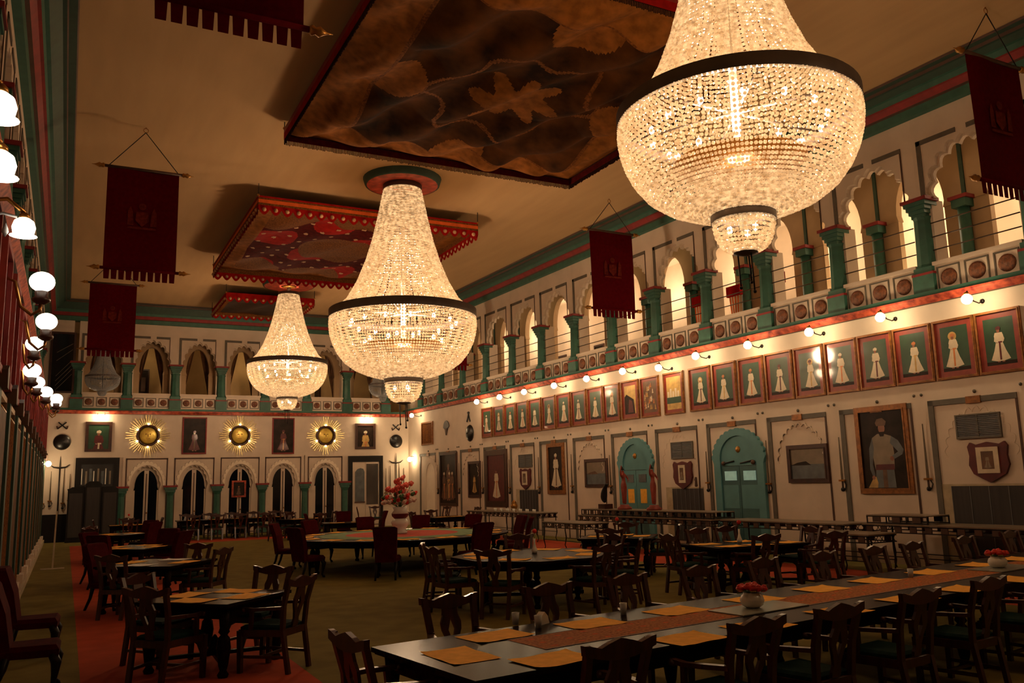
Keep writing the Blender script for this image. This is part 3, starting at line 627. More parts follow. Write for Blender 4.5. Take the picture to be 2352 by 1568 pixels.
# gold sunbursts
for k, x in enumerate((3.05,6.88,10.82)):
    r = thing('sunburst', FF @ T((x,-.03,4.33)), 'gold sunburst ornament with lit bulbs, %s on the far wall' % ('left','middle','right')[k], 'sunburst', 'gold sunbursts on the far wall')
    g = MB()
    for i in range(48):
        a = 2*PI*i/48; R = .80+.07*math.cos(a*8)+.07*(i % 2)
        g.beam((.42*math.cos(a),-.02,.42*math.sin(a)),(R*math.cos(a),-.05,R*math.sin(a)),.05,.03,SUNR,(0,1,0),.03,.015)
    g.build('rays', r)
    g = MB(); g.lathe([(.38,0),(.38,.1),(.47,.1),(.47,0)], DFRAME, 28, M=Matrix.Rotation(PI/2,4,'X'), caps=False); rim = g.build('rim', r)
    g = MB(); g.lathe([(.39,.02),(.3,.07),(.15,.1),(.02,.11)], SUNG, 28, M=Matrix.Rotation(PI/2,4,'X')); g.sphere((-.08,-.11,.06),.03,BRASS,6,4); g.sphere((.08,-.11,.06),.03,BRASS,6,4); g.beam((0,-.12,.06),(0,-.13,-.05),.03,.03,BRASS); g.beam((-.08,-.12,-.12),(.08,-.12,-.12),.025,.02,BRASS); g.build('face', r)
    for i in range(6):
        a = PI/6+PI*i/3; g = MB(); g.sphere((.49*math.cos(a),-.09,.49*math.sin(a)),.03,SBULB,8,6); g.build('bulb', rim)

# ------------------------------------------------------------------ lamps
def bracket_lamp(proto=[None]):
    if proto[0] is None:
        r = thing('wall_lamp', T((0,0,0)), 'x', 'lamp')
        g = MB(); g.lathe([(.05,0),(.045,.02),(.02,.03)], IRON, 10, M=Matrix.Rotation(PI/2,4,'X')); g.build('backplate', r)
        g = MB(); g.tube([(0,-.02,0),(0,-.12,-.05),(0,-.3,-.02),(0,-.42,.1),(0,-.47,.16),(0,-.5,.12)], .014, IRON); g.build('arm', r)
        g = MB(); g.lathe([(.02,.14),(.05,.12),(.05,.09)], BRASS, 10, (0,-.5,0)); sk = g.build('socket', r)
        g = MB(); g.sphere((0,-.5,0), .1, SBULB, 12, 8); g.build('globe', sk)
        proto[0] = Proto(r)
    return proto[0]
LB = [1.65,8.6,10.58,12.5,14.6,16.62,18.6,20.34,21.95,23.92,25.9,27.84,29.8]
for k, u in enumerate(LB):
    bracket_lamp().put(FR @ T((u,0,5.2 if k != 7 else 5.08)), 'lit bracket lamp under the right ledge, %s from the far corner' % ORD[k], 'bracket lamps along the right wall')
for k, (x, w) in enumerate([(1.05,'left lamp above the portrait of the man in red'),(1.32,'right lamp above the portrait of the man in red'),(12.7,'left lamp above the portrait in pale yellow'),(12.98,'right lamp above the portrait in pale yellow')]):
    r = thing('picture_lamp', FF @ T((x,0,5.1)), 'small lit '+w+' on the far wall', 'lamp', 'lamps above the far portraits')
    g = MB(); g.tube([(0,0,.12),(0,-.15,.16),(0,-.22,.08)], .012, IRON); g.build('arm', r)
    g = MB(); g.sphere((0,-.22,0), .075, SBULB, 10, 7); g.build('globe', r)
for k, (F, u, w) in enumerate([(FL,38.9,'left end of the far wall'),(FR,.75,'right end of the far wall')]):
    r = thing('wall_lamp', F @ T((u,0,3.14)), 'lit lamp above the spears at the '+w, 'lamp')
    g = MB(); g.tube([(0,0,.12),(0,-.14,.16),(0,-.24,.08)], .012, IRON); g.build('arm', r); g = MB(); g.sphere((0,-.24,0), .11, SBULB, 10, 7); g.build('globe', r)
def sconce(X, Y, z, R, label, tulip=False):
    o = X-XL
    r = thing('wall_sconce', FL @ T((Y,0,z)), label, 'sconce', 'sconces along the left wall')
    g = MB(); g.lathe([(.09,0),(.08,.03),(.03,.05)], BRASS, 10, M=Matrix.Rotation(PI/2,4,'X')); g.build('backplate', r)
    g = MB()
    if tulip: g.tube([(0,-.03,.05),(0,-o*.35,.16),(0,-o*.75,.2),(0,-o,.1)], .018, BRASS, 8)
    else: g.tube([(0,-.03,-.1),(0,-o*.2,.02),(0,-o*.4,-.02),(0,-o*.55,-R*2.2),(0,-o*.8,-R*2.9),(0,-o*.98,-R*2.5),(0,-o,-R*1.9)], .022, BRASS, 8)
    g.build('arm', r)
    if tulip:
        g = MB(); g.lathe([(.02,.1),(.04,.08),(.04,.05)], BRASS, 10, (0,-o,0)); g.build('socket', r)
        g = MB(); g.lathe([(.03,.06),(.07,.03),(.085,-.02),(.075,-.07),(.08,-.085),(.1,-.09)], GLOBE, 16, (0,-o,0), caps=False); g.sphere((0,-o,0), .06, GLOBE, 10, 7); g.build('globe', r)
        g = MB(); g.lathe([(.004,.02),(.02,-.02),(.026,-.05),(.005,-.09)], UNLIT, 8, (0,-o*.75,-.02)); g.tube([(0,-o*.3,.1),(0,-o*.5,.05),(0,-o*.7,.08),(0,-o*.9,.06)],.012,UNLIT,5); g.build('crystal_drop', r)
    else:
        g = MB(); g.lathe([(R*.3,-R*1.95),(R*.7,-R*1.7),(R*.75,-R*1.5),(R*.5,-R*1.3),(R*.55,-R*.85)], DFRAME, 14, (0,-o,0)); ft = g.build('fitting', r)
        g = MB(); g.sphere((0,-o,0), R, GLOBE, 18, 12, .86); g.build('globe', ft)
for k, (X, Y, z, R) in enumerate([(-.4,12.14,4.63,.15),(-.41,15.4,4.7,.16),(-.6,16.66,4.52,.148),(-.64,17.4,4.15,.15),(-.66,21.0,4.35,.15),(-.6,26.1,4.68,.17),(-.42,32.2,5.1,.19),(-.44,33.4,5.05,.17)]):
    sconce(X, Y, z, R, 'opal globe sconce on the left wall, %s of eight counted from the nearest' % ORD[k])
for k, (X, Y, z) in enumerate([(-.4,7.52,4.06),(-.41,5.15,3.74),(-.41,4.9,3.97)]):
    sconce(X, Y, z, .08, ('frilled opal lamp on an arched arm with a crystal drop, left wall','lower of two frilled lamps cut by the left picture edge','upper of two frilled lamps cut by the left picture edge')[k], True)

# ------------------------------------------------------------------ chandeliers
ICO_V = []; ICO_F = []
def ico():
    t = (1+5**.5)/2; vs = [(-1,t,0),(1,t,0),(-1,-t,0),(1,-t,0),(0,-1,t),(0,1,t),(0,-1,-t),(0,1,-t),(t,0,-1),(t,0,1),(-t,0,-1),(-t,0,1)]
    L = (1+t*t)**.5; vs = [tuple(c/L for c in v) for v in vs]
    fs = [(0,11,5),(0,5,1),(0,1,7),(0,7,10),(0,10,11),(1,5,9),(5,11,4),(11,10,2),(10,7,6),(7,1,8),(3,9,4),(3,4,2),(3,2,6),(3,6,8),(3,8,9),(4,9,5),(2,4,11),(6,2,10),(8,6,7),(9,8,1)]
    return vs, fs
ICO_V, ICO_F = ico()
def bead_curtain(prof, strands, pitch, rb, jitter=0.):
    """strings of beads hung along a profile [(r,z)...] around the axis"""
    # arc-length resample
    pts = [prof[0]]; acc = 0.
    seg = [(math.hypot(b[0]-a[0], b[1]-a[1]), a, b) for a, b in zip(prof, prof[1:])]
    tot = sum(s[0] for s in seg); n = int(tot/pitch)
    P = []
    for i in range(n+1):
        d = tot*i/n; j = 0
        while j < len(seg)-1 and d > seg[j][0]: d -= seg[j][0]; j += 1
        l, a, b = seg[j]; f = min(1, d/l); P.append((a[0]+(b[0]-a[0])*f, a[1]+(b[1]-a[1])*f))
    vs = []; fs = []
    for s in range(strands):
        a = 2*PI*s/strands + random.uniform(-jitter,jitter); ca = math.cos(a); sa = math.sin(a); off = random.random()*.5
        for r, z in P:
            b = len(vs); k = rb*random.uniform(.85,1.1); rot = random.random()*6.28; cr = math.cos(rot); sr = math.sin(rot)
            x = r*ca; y = r*sa
            for v in ICO_V: vs.append((x+k*(v[0]*cr-v[1]*sr), y+k*(v[0]*sr+v[1]*cr), z+k*v[2]))
            for f in ICO_F: fs.append((f[0]+b, f[1]+b, f[2]+b))
    return vs, fs
def sub_mesh(name, vs, fs, m):
    me = bpy.data.meshes.new(name); me.from_pydata(vs, [], fs); me.materials.append(m); me.update(); return me
UPP = [(.25,1.80),(.29,1.6),(.34,1.35),(.41,1.05),(.50,.75),(.62,.45),(.76,.2),(.93,.04)]
BOW = [(.985,-.05),(.99,-.15),(.975,-.27),(.94,-.39),(.875,-.52),(.78,-.64),(.65,-.735),(.5,-.80),(.36,-.84),(.27,-.86)]
BSK = [(.245,-.93),(.24,-.98),(.225,-1.05),(.2,-1.11),(.16,-1.155),(.1,-1.18)]
CUP = sub_mesh('upper_bead_curtain', *bead_curtain(UPP, 150, .038, .0168, .015), BEAD)
CBO = sub_mesh('bowl_bead_curtain', *bead_curtain(BOW, 156, .0395, .0165, .0015), BEAD)
CBA = sub_mesh('basket_bead_curtain', *bead_curtain(BSK, 44, .036, .0165, .003), BEAD)
g = MB(); g.lathe([(1.0,-.05),(1.0,.06),(.96,.06),(.96,-.05),(1.0,-.05)], RING, 72, caps=False); CRI = g.mesh('ring')
g = MB(); g.lathe([(.27,1.78),(.27,1.85),(.23,1.85),(.23,1.78),(.27,1.78)], RING, 40, caps=False); CTO = g.mesh('top_ring')
g = MB(); g.lathe([(.265,-.93),(.265,-.86),(.235,-.86),(.235,-.93),(.265,-.93)], RING, 40, caps=False); CNE = g.mesh('neck_ring')
g = MB(); g.lathe([(.1,-1.18),(.1,-1.2),(.02,-1.22)], RING, 16); CTI = g.mesh('bottom_cap')
g = MB(); g.tube([(0,0,-1.0),(0,0,1.8)], .035, WHITE, 8); g.lathe([(.0,.0),(.55,-.01),(.55,.01),(.0,.02)], BRASS, 24, (0,0,-.42), caps=False)
for i in range(6): a = i*PI/3; g.tube([(0,0,.02),(.96*math.cos(a),.96*math.sin(a),.02)], .012, RING, 5)
CST = g.mesh('stem')
g = MB()
for i, (x, y) in enumerate(((.05,.02),(-.04,.05),(.0,-.06))): g.tube([(x,y,-1.2),(x+.01,y,-1.42-.05*i)], .007, IRON, 5); g.sphere((x+.01,y,-1.43-.05*i),.016,IRON,6,4)
CPU = g.mesh('pull_cords')
g = MB(); g.sphere((0,0,0), .024, CBULB, 8, 6, 1.5); CBU = g.mesh('bulb')
def chandelier(x, y, z, R, label, stemtop, watts):
    r = thing('chandelier', T((x,y,z)) @ Matrix.Scale(R,4), label, 'chandelier', 'lit crystal chandeliers')
    def part(nm, me, kind=None):
        o = bpy.data.objects.new(nm, me); col.objects.link(o); o.parent = r
        if kind: o['kind'] = kind
        return o
    part('upper_bead_curtain', CUP, 'stuff'); part('bowl_bead_curtain', CBO, 'stuff'); part('basket_bead_curtain', CBA, 'stuff')
    part('ring', CRI); part('top_ring', CTO); part('neck_ring', CNE); part('bottom_cap', CTI); part('stem', CST); part('pull_cords', CPU)
    for i in range(14):
        a = 2*PI*i/14; o = part('bulb', CBU); o.location = (.72*math.cos(a), .72*math.sin(a), -.12)
    for i in range(10):
        a = 2*PI*i/10+.2; o = part('bulb', CBU); o.location = (.52*math.cos(a), .52*math.sin(a), -.36)
    for i in range(3):
        a = 2*PI*i/3+.6; o = part('bulb', CBU); o.location = (.12*math.cos(a), .12*math.sin(a), -1.0)
    zt = (stemtop-z)/R
    g = MB(); g.tube([(0,0,1.78),(0,0,zt)], .03/R*1.5, BROWN, 8); g.lathe([(.06/R,1.9),(.1/R,2.0),(.06/R,2.1)], BROWN, 10); g.build('hanging_rod', r)
    for dz, f, rad in ((-.15,.62,.3),(-.45,.25,.25),(.35,.13,.12)):
        l = bpy.data.lights.new('chandelier_light', 'POINT'); l.energy = watts*f; l.color = WARM; l.shadow_soft_size = rad
        o = bpy.data.objects.new('chandelier_light', l); col.objects.link(o); o.location = (x, y, z+dz*R)
    return r
chandelier(7.29, 7.64, 6.44, 1.5, 'nearest and largest-looking lit crystal chandelier, upper right', ZC, 1250)
chandelier(7.63, 20.66, 6.32, 1.92, 'middle lit crystal chandelier hanging from a red ceiling rose', ZC, 2350)
chandelier(7.52, 33.44, 6.78, 1.54, 'farthest and smallest-looking lit crystal chandelier, left of the middle one', ZC, 1500)
# ceiling roses
for k, (x, y) in enumerate([(7.29,7.64),(7.63,20.66),(7.52,33.44)]):
    r = thing('ceiling_rose', T((x,y,ZC)), 'red and gold ceiling rose above the %s chandelier' % ('nearest','middle','farthest')[k], 'ceiling rose')
    g = MB(); g.lathe([(1.05,0),(1.0,-.16),(.95,-.18)], DTEAL, 32, caps=False); g.build('rim', r)
    g = MB(); g.lathe([(.96,-.17),(.9,-.19),(.3,-.17)], mat('rose_red',(176,70,48),.6,noise=.4,scale=5), 32, caps=False); g.lathe([(.3,-.18),(.2,-.22),(.02,-.24)], GOLD, 20); g.build('disc', r)
# unlit chandeliers in front of the far gallery
for k, (x, w) in enumerate([(1.12,'left'),(13.1,'right')]):
    r = thing('unlit_chandelier', T((x,38.3,6.62)) @ Matrix.Scale(.66,4), 'unlit grey crystal chandelier before the far gallery on the %s' % w, 'chandelier', 'unlit chandeliers')
    for nm, prof, n in (('upper_crystal_curtain', [(.25,1.8),(.34,1.35),(.5,.75),(.76,.2),(.98,.02)], 64),('bowl_crystal_curtain', BOW, 64),('basket_crystal_curtain', BSK, 24)):
        vs, fs = bead_curtain([(a,b) for a,b in prof], n, .06, .03); o = bpy.data.objects.new(nm, sub_mesh(nm, vs, fs, UNLIT)); col.objects.link(o); o.parent = r; o['kind'] = 'stuff'
    o = bpy.data.objects.new('ring', CRI); col.objects.link(o); o.parent = r
    g = MB(); g.tube([(0,0,-.9),(0,0,(ZC-6.62)/.66)], .02, IRON); g.build('hanging_rod', r)

# ------------------------------------------------------------------ canopies
def canopy(x0, x1, y0, y1, ztop, zval, label, pat, outer, inner, edge, sag, fringe):
    cx = (x0+x1)/2; cy = (y0+y1)/2; W = x1-x0; H = y1-y0
    r = thing('canopy', T((cx,cy,ztop)), label, 'canopy', 'cloth canopies hung below the ceiling')
    g = MB(); NX = 200; NY = 200; V = []
    for j in range(NY+1):
        for i in range(NX+1):
            x = -W/2+W*i/NX; y = -H/2+H*j/NY
            ex = min(i,NX-i)/NX*2; ey = min(j,NY-j)/NY*2; e = min(1, min(ex,ey)*6)
            z = -.1 - sag*e*(.5+.5*abs(math.sin(x*1.9+.7*math.sin(y*1.1)))*abs(math.cos(y*1.55+.8*math.sin(x*1.3)))) + sag*.35*e*math.sin(x*4.3+y*2.1)
            V.append((x,y,z))
    F = [(j*(NX+1)+i, (j+1)*(NX+1)+i, (j+1)*(NX+1)+i+1, j*(NX+1)+i+1) for j in range(NY) for i in range(NX)]
    g.v = V
    for f in F:
        x = sum(V[k][0] for k in f)/4; y = sum(V[k][1] for k in f)/4
        g.f.append(f); g.m.append(g.mi(pat(x/(W/2), y/(H/2), x, y, W, H))); g.sm.append(True)
    g.build('cloth', r)
    hz = ztop-zval
    for nm, a, b in (('near',(-W/2,-H/2),(W/2,-H/2)),('far',(W/2,H/2),(-W/2,H/2)),('left',(-W/2,H/2),(-W/2,-H/2)),('right',(W/2,-H/2),(W/2,H/2))):
        v = MB(); L = math.hypot(b[0]-a[0], b[1]-a[1]); n = int(L/.3); A = Vector((*a,0)); D = (Vector((*b,0))-A)/L; N = Vector((D.y,-D.x,0))*.012
        zs = [0]+[-hz*q for q, _ in outer]
        for s, bands in ((1,outer),(-1,inner)):
            z = 0
            for q, mt in bands:
                z2 = -hz*q; p = [A+N*s+Vector((0,0,z)), A+D*L+N*s+Vector((0,0,z)), A+D*L+N*s+Vector((0,0,z2)), A+N*s+Vector((0,0,z2))]
                v.face(p if s > 0 else p[::-1], mt); z = z2
            zz = z
        for i in range(n):
            u0 = L*i/n; u1 = L*(i+1)/n
            if fringe:
                for q in range(9):
                    uu = u0+(u1-u0)*(q+.5)/9; l_ = .09+.03*random.random(); v.beam(A+D*uu+Vector((0,0,zz)), A+D*uu+Vector((0,0,zz-l_)), .018, .012, edge, (0,1,0))
            else:
                P = [A+D*(u0+(u1-u0)*q/6)+Vector((0,0,zz-.16*math.sin(PI*q/6))) for q in range(7)]
                v.face([p+N for p in P], edge); v.face([p-N for p in P[::-1]], edge)
                c = A+D*((u0+u1)/2)+N*1.2; v.sphere(tuple(c+Vector((0,0,zz-.02))), .06, CANW, 8, 4)
        v.build('valance', r)
    for sx in (-1,1):
        for sy in (-1,1):
            v = MB(); v.tube([(sx*W/2,sy*H/2,0),(sx*W/2,sy*H/2,ZC-ztop)], .012, IRON, 5); v.sphere((sx*W/2,sy*H/2,0),.04,BRASS,6,4); v.build('rope', r)
    return r
def pat1(a, b, x, y, W, H):
    d = min(W/2-abs(x), H/2-abs(y))
    if d < .28: return CANG
    if d < 1.0: return CANG if not (.94 < d) else CANB
    rr = math.hypot(x, y)
    if rr < .8+.2*math.cos(8*math.atan2(y,x)): return CANG
    if math.hypot(abs(x)-W/2+1., y*1.2) < .8: return CANG
    if math.hypot(abs(y)-H/2+1., x*1.2) < .8: return CANG
    if abs(rr-1.7-.25*math.cos(6*math.atan2(y,x))) < .05: return CANB
    return CAND
def pat2(a, b, x, y, W, H):
    d = min(W/2-abs(x), H/2-abs(y))
    if d < .6: return CANG
    if math.hypot(x/1.2, y/1.3) < 1: return CANB
    if math.hypot((abs(x)-W/2+.6)/1.5, (abs(y)-H/2+.6)/1.6) < 1: return CANB
    if math.hypot(abs(x)/1.0, (abs(y)-H/2+.6)/1.) < 1: return CANB
    if (math.sin(x*8.1)*math.sin(y*7.3)) > .86: return CANW
    return CANM if math.sin(x*2.2)*math.sin(y*1.8) > -.2 else CANR
def pat3(a, b, x, y, W, H):
    return CANB if min(W/2-abs(x), H/2-abs(y)) < .3 else PDARK
canopy(3.95,11.4,10.3,18.25,9.9,9.62,'large brown and gold quilted velvet canopy with dark fringe, nearest', pat1, [(.4,RED),(1,CANR)], [(.5,FRNG),(1,CANM)], FRNG, .34, True)
canopy(4.2,10.7,22.45,30.4,9.72,9.36,'maroon floral canopy with red and orange scalloped valance, middle of three', pat2, [(.15,CANR),(.28,CANB),(.55,CANO),(.72,CANB),(1,CANR)], [(.7,CANB),(1,CANR)], CANR, .12, False)
canopy(5.3,8.85,34.6,38.3,9.72,9.5,'small dark canopy with red rim, farthest of three', pat3, [(1,CANR)], [(1,CANB)], CANR, .06, False)

# ------------------------------------------------------------------ banners
def make_banner():
    r = thing('banner', T((0,0,0)), 'x', 'banner')
    W = .735; Hh = 2.3
    g = MB(); N = 16
    for i in range(N):
        for j in range(8):
            def p(i_, j_): x = -W+2*W*i_/N; return (x, .02*math.sin(x*5+j_*.3), -Hh*j_/8)
            g.face([p(i,j),p(i,j+1),p(i+1,j+1),p(i+1,j)], BAN, True)
    for i in range(10):
        x0 = -W+2*W*i/10+.012; x1 = -W+2*W*(i+1)/10-.012
        g.face([(x0,0,-Hh),(x0+.01,0,-Hh-.24),(x1-.01,0,-Hh-.24),(x1,0,-Hh)], BAN)
    g.build('cloth', r)
    g = MB()
    g.plate([(-.12,-.98),(-.14,-1.18),(0,-1.32),(.14,-1.18),(.12,-.98)], -.03, -.024, BANE); g.disc((0,-.86),.08,-.03,BANE,12)
    for s in (-1,1): g.face([(s*.17,-.03,-1.3),(s*.3,-.03,-1.3),(s*.29,-.03,-.98),(s*.24,-.03,-.86),(s*.19,-.03,-1.0)][::s], BANE)
    g.face([(-.3,-.03,-1.38),(.3,-.03,-1.38),(.28,-.03,-1.33),(-.28,-.03,-1.33)], BANE)
    g.build('embroidered_crest', r)
    for nm, z in (('top_rod',0),('bottom_rod',-Hh)):
        g = MB(); g.tube([(-W-.08,0,z),(W+.08,0,z)], .035, BROWN if nm == 'top_rod' else BAN, 8)
        for s in (-1,1): g.lathe([(.035,0),(.06,.03),(.04,.07),(.062,.11),(.03,.16),(.012,.2),(.004,.26)], GOLD, 10, M=T((s*(W+.06),0,z)) @ Matrix.Rotation(s*PI/2,4,'Y'))
        g.build(nm, r)
    g = MB(); t = ZC-9.04-.12
    for s in (-1,1): g.tube([(s*W*.97,0,.02),(0,0,t)], .01, IRON, 5)
    g.build('cord', r)
    g = MB(); g.tube([(.05*math.cos(a*PI/6),0,t+.05+.05*math.sin(a*PI/6)) for a in range(12)], .008, BRASS, 5, closed=True); g.tube([(0,0,t+.09),(0,0,t+.125)],.012,BRASS,5); g.build('hook_ring', r)
    return Proto(r)
BP = make_banner()
for x, y, lab in [(1.2,19.8,'crimson banner on the left, hanging whole in front of the middle distance'),(1.12,31.6,'crimson banner on the left, overlapped by the nearer banner above'),(1.25,8.35,'crimson banner cut off by the top picture edge'),
                  (13.72,19.8,'crimson banner on the right, between the two front chandeliers'),(14.1,8.4,'crimson banner at the right picture edge'),(13.7,31.6,'crimson banner on the right, mostly hidden behind the middle chandelier')]:
    BP.put(T((x,y,9.04)), lab, 'crimson hanging banners')

# ------------------------------------------------------------------ chairs
def make_armchair(arms=True):
    r = thing('dining_armchair' if arms else 'dining_chair', T((0,0,0)), 'x', 'chair')
    w = .29
    for s in (-1,1):
        g = MB(); g.beam((s*.26,.24,0),(s*.27,.24,.44),.045,.045,WOOD,(0,1,0),.055,.055); g.build('leg', r)
        g = MB(); pts = [(s*.2,-.32,0),(s*.21,-.25,.44),(s*.225,-.27,.7),(s*.245,-.345,.97)]
        for a, b in zip(pts, pts[1:]): g.beam(a, b, .05, .042, WOOD, (0,1,0))
        g.build('rear_leg', r)
        if arms:
            g = MB(); P = [(s*.23,-.27,.68),(s*.285,-.1,.675),(s*.3,.06,.665),(s*.29,.17,.67)]
            for a, b in zip(P, P[1:]): g.beam(a, b, .05, .032, WOOD)
            g.lathe([(.035,-.025),(.04,0),(.03,.02)], WOOD, 8, (s*.29,.18,.665)); g.beam((s*.28,.1,.46),(s*.295,.08,.66),.035,.04,WOOD,(0,1,0)); g.build('arm', r)
    g = MB(); g.box(-.27,.27,.2,.26,.38,.45,WOOD); g.box(-.22,.22,-.27,-.23,.38,.45,WOOD)
    for s in (-1,1): g.beam((s*.21,-.25,.415),(s*.265,.23,.415),.03,.07,WOOD)
    for s in (-1,1):   # curved brackets below the front rail
        g.plate([(s*.24,.38),(s*.12,.38),(s*.2,.34),(s*.24,.26)][::s], .21, .24, WOOD)
    g.build('seat_rail', r)
    g = MB()
    V = [(-.25,.25),(.25,.25),(.205,-.23),(-.205,-.23)]
    g.raw([(x,y,.45) for x,y in V]+[(x,y,.475) for x,y in V]+[(x*.86,y*.86,.495) for x,y in V], [(0,4,5,1),(1,5,6,2),(2,6,7,3),(3,7,4,0),(4,8,9,5),(5,9,10,6),(6,10,11,7),(7,11,8,4),(8,11,10,9)], GSEAT); g.build('seat', r)
    g = MB(); P = [(-.285,.925),(-.29,.985),(-.25,.98),(-.16,.955),(-.1,.975),(0,1.0),(.1,.975),(.16,.955),(.25,.98),(.29,.985),(.285,.925),(.2,.9),(.1,.88),(0,.875),(-.1,.88),(-.2,.9)]
    g.plate(P[::-1], -.365, -.325, WOOD); g.build('crest_rail', r)
    g = MB(); half = [(.05,.46),(.055,.5),(.04,.55),(.06,.62),(.095,.7),(.1,.76),(.075,.82),(.07,.89)]
    P = half + [(-x,z) for x, z in half[::-1]]
    hole = [(0,.6),(.035,.7),(.0,.8),(-.035,.7)]
    M = Matrix(((1,0,0,0),(0,1,-.2,-.005-.16+.0),(0,0,1,0),(0,0,0,1)))
    g.plate(P, -.012, .012, WOOD, [hole], M=M); g.build('splat', r)
    g = MB()
    for s in (-1,1): g.beam((s*.205,-.28,.17),(s*.262,.24,.17),.025,.03,WOOD)
    g.beam((-.235,.0,.17),(.235,.0,.17),.025,.03,WOOD); g.build('stretcher', r)
    return Proto(r)
ARM = make_armchair(True); SIDE = make_armchair(False)
def make_red():
    r = thing('upholstered_chair', T((0,0,0)), 'x', 'chair')
    g = MB(); V = [(-.26,.26),(.26,.26),(.22,-.24),(-.22,-.24)]
    g.raw([(x,y,.36) for x,y in V]+[(x*1.02,y*1.02,.43) for x,y in V]+[(x*.9,y*.9,.475) for x,y in V], [(3,2,1,0),(0,4,5,1)[::-1],(1,5,6,2)[::-1],(2,6,7,3)[::-1],(3,7,4,0)[::-1],(4,8,9,5)[::-1],(5,9,10,6)[::-1],(6,10,11,7)[::-1],(7,11,8,4)[::-1],(8,9,10,11)[::-1]], RVEL); g.build('seat', r)
    g = MB(); P = [(-.22,-.2,.36),(-.24,-.27,.8),(-.255,-.36,1.06),(-.2,-.375,1.09),(.2,-.375,1.09),(.255,-.36,1.06),(.24,-.27,.8),(.22,-.2,.36)]
    F = [(x,y+.05,z) for x,y,z in P]; B = [(x,y-.05,z) for x,y,z in P]
    g.raw(F+B, [(0,7,6,1),(1,6,5,2),(2,5,4,3),(8,9,14,15),(9,10,13,14),(10,11,12,13)]+[(i,i+1,i+9,i+8) for i in range(7)]+[(7,0,8,15)], RVEL); g.build('backrest', r)
    for s in (-1,1):
        g = MB(); g.tube([(s*.22,.21,.38),(s*.245,.245,.3),(s*.235,.235,.18),(s*.22,.22,.07),(s*.235,.25,.03),(s*.24,.26,.0)], [.045,.05,.032,.02,.03,.026], BLACK, 8); g.build('leg', r)
        g = MB(); g.tube([(s*.2,-.2,.38),(s*.2,-.24,.2),(s*.21,-.33,0)], [.035,.027,.022], BLACK, 8); g.build('rear_leg', r)
    return Proto(r)
REDC = make_red()
def at(crest, face, back=.33):
    a = math.atan2(face[1], face[0]); d = Vector((math.cos(a), math.sin(a)))
    return T((crest[0]+d.x*back, crest[1]+d.y*back, 0)) @ RZ(a-PI/2)
def chair(kind, crest, face, label, group): kind.put(at(crest, face), label, group)

# ------------------------------------------------------------------ tables
def turned(h): return [(.05,0),(.06,.03),(.035,.07),(.05,.12),(.075,.3),(.06,.4),(.035,.43),(.06,.46),(.045,.5),(.065,h)]
def make_table(M, W, D, label, legs=4, h=.76, name='dining_table', stretcher=True, group=None):
    r = thing(name, M, label, 'table', group)
    g = MB(); g.box(-W/2,W/2,-D/2,D/2,h-.035,h,TWOOD); g.box(-W/2+.02,W/2-.02,-D/2+.02,D/2-.02,h-.05,h-.035,TWOOD); g.build('table_top', r)
    g = MB(); ww, dd = W/2-.12, D/2-.12
    g.box(-ww,ww,-dd-.015,-dd+.015,h-.17,h-.05,TWOOD); g.box(-ww,ww,dd-.015,dd+.015,h-.17,h-.05,TWOOD); g.box(-ww-.015,-ww+.015,-dd,dd,h-.17,h-.05,TWOOD); g.box(ww-.015,ww+.015,-dd,dd,h-.17,h-.05,TWOOD); g.build('apron', r)
    nx = max(2, legs//2)
    for i in range(nx):
        for s in (-1,1): g = MB(); g.lathe(turned(h-.05), TWOOD, 10, (-ww+2*ww*i/(nx-1), s*dd, 0)); g.build('leg', r)
    if stretcher:
        g = MB(); g.beam((-ww,-dd,.14),(ww,dd,.14),.06,.04,TWOOD); g.beam((-ww,dd,.14),(ww,-dd,.14),.06,.04,TWOOD)
        g.lathe([(.09,.16),(.07,.2),(.05,.24),(.06,.27),(.03,.31),(.012,.34)], TWOOD, 10); g.build('stretcher', r)
    return r
def mat_proto(m, seed):
    g = MB(); NX, NY = 8, 6; R_ = random.Random(seed); V = []
    for j in range(NY+1):
        for i in range(NX+1):
            x = -.24+.48*i/NX; y = -.17+.34*j/NY; c = max(0, abs(x)/.24+abs(y)/.17-1.5)
            V.append((x,y,.003+.035*c*c*R_.random()+.002*math.sin(x*20+seed)))
    g.v = V
    for j in range(NY):
        for i in range(NX):
            a = j*(NX+1)+i; g.f.append((a,a+1,a+NX+2,a+NX+1)); g.m.append(g.mi(m)); g.sm.append(True)
    return g.mesh('placemat')
MATS = [mat_proto(MATC, s) for s in range(4)]; MATSW = mat_proto(MATW, 9)
def placemat(x, y, rot, label, group, white=False, z=.762, s=1.):
    o = bpy.data.objects.new('placemat', MATSW if white else random.choice(MATS)); col.objects.link(o)
    o.matrix_local = T((x,y,z)) @ RZ(rot) @ Matrix.Scale(s,4); tag(o, label, 'placemat', group)
def tumbler(x, y, z, label, group, m=None, h=.1):
    g = MB(); g.lathe([(.025,0),(.034,h),(.031,h),(.022,.006)], m or GLASS, 12, (0,0,0)); o = g.build('tumbler', None, T((x,y,z))); tag(o, label, 'glass', group)
def bud_vase(x, y, z, label, group=None):
    r = thing('bud_vase', T((x,y,z)), label, 'vase', group)
    g = MB(); g.lathe([(.04,0),(.05,.05),(.03,.1),(.016,.16),(.018,.24)], WHITE, 12); g.build('vase', r)
    g = MB(); g.tube([(0,0,.2),(.01,0,.33)], .006, GREEN, 5); st = g.build('stem', r)
    g = MB(); g.sphere((.01,0,.36), .04, FRED, 8, 6); g.build('bloom', st)
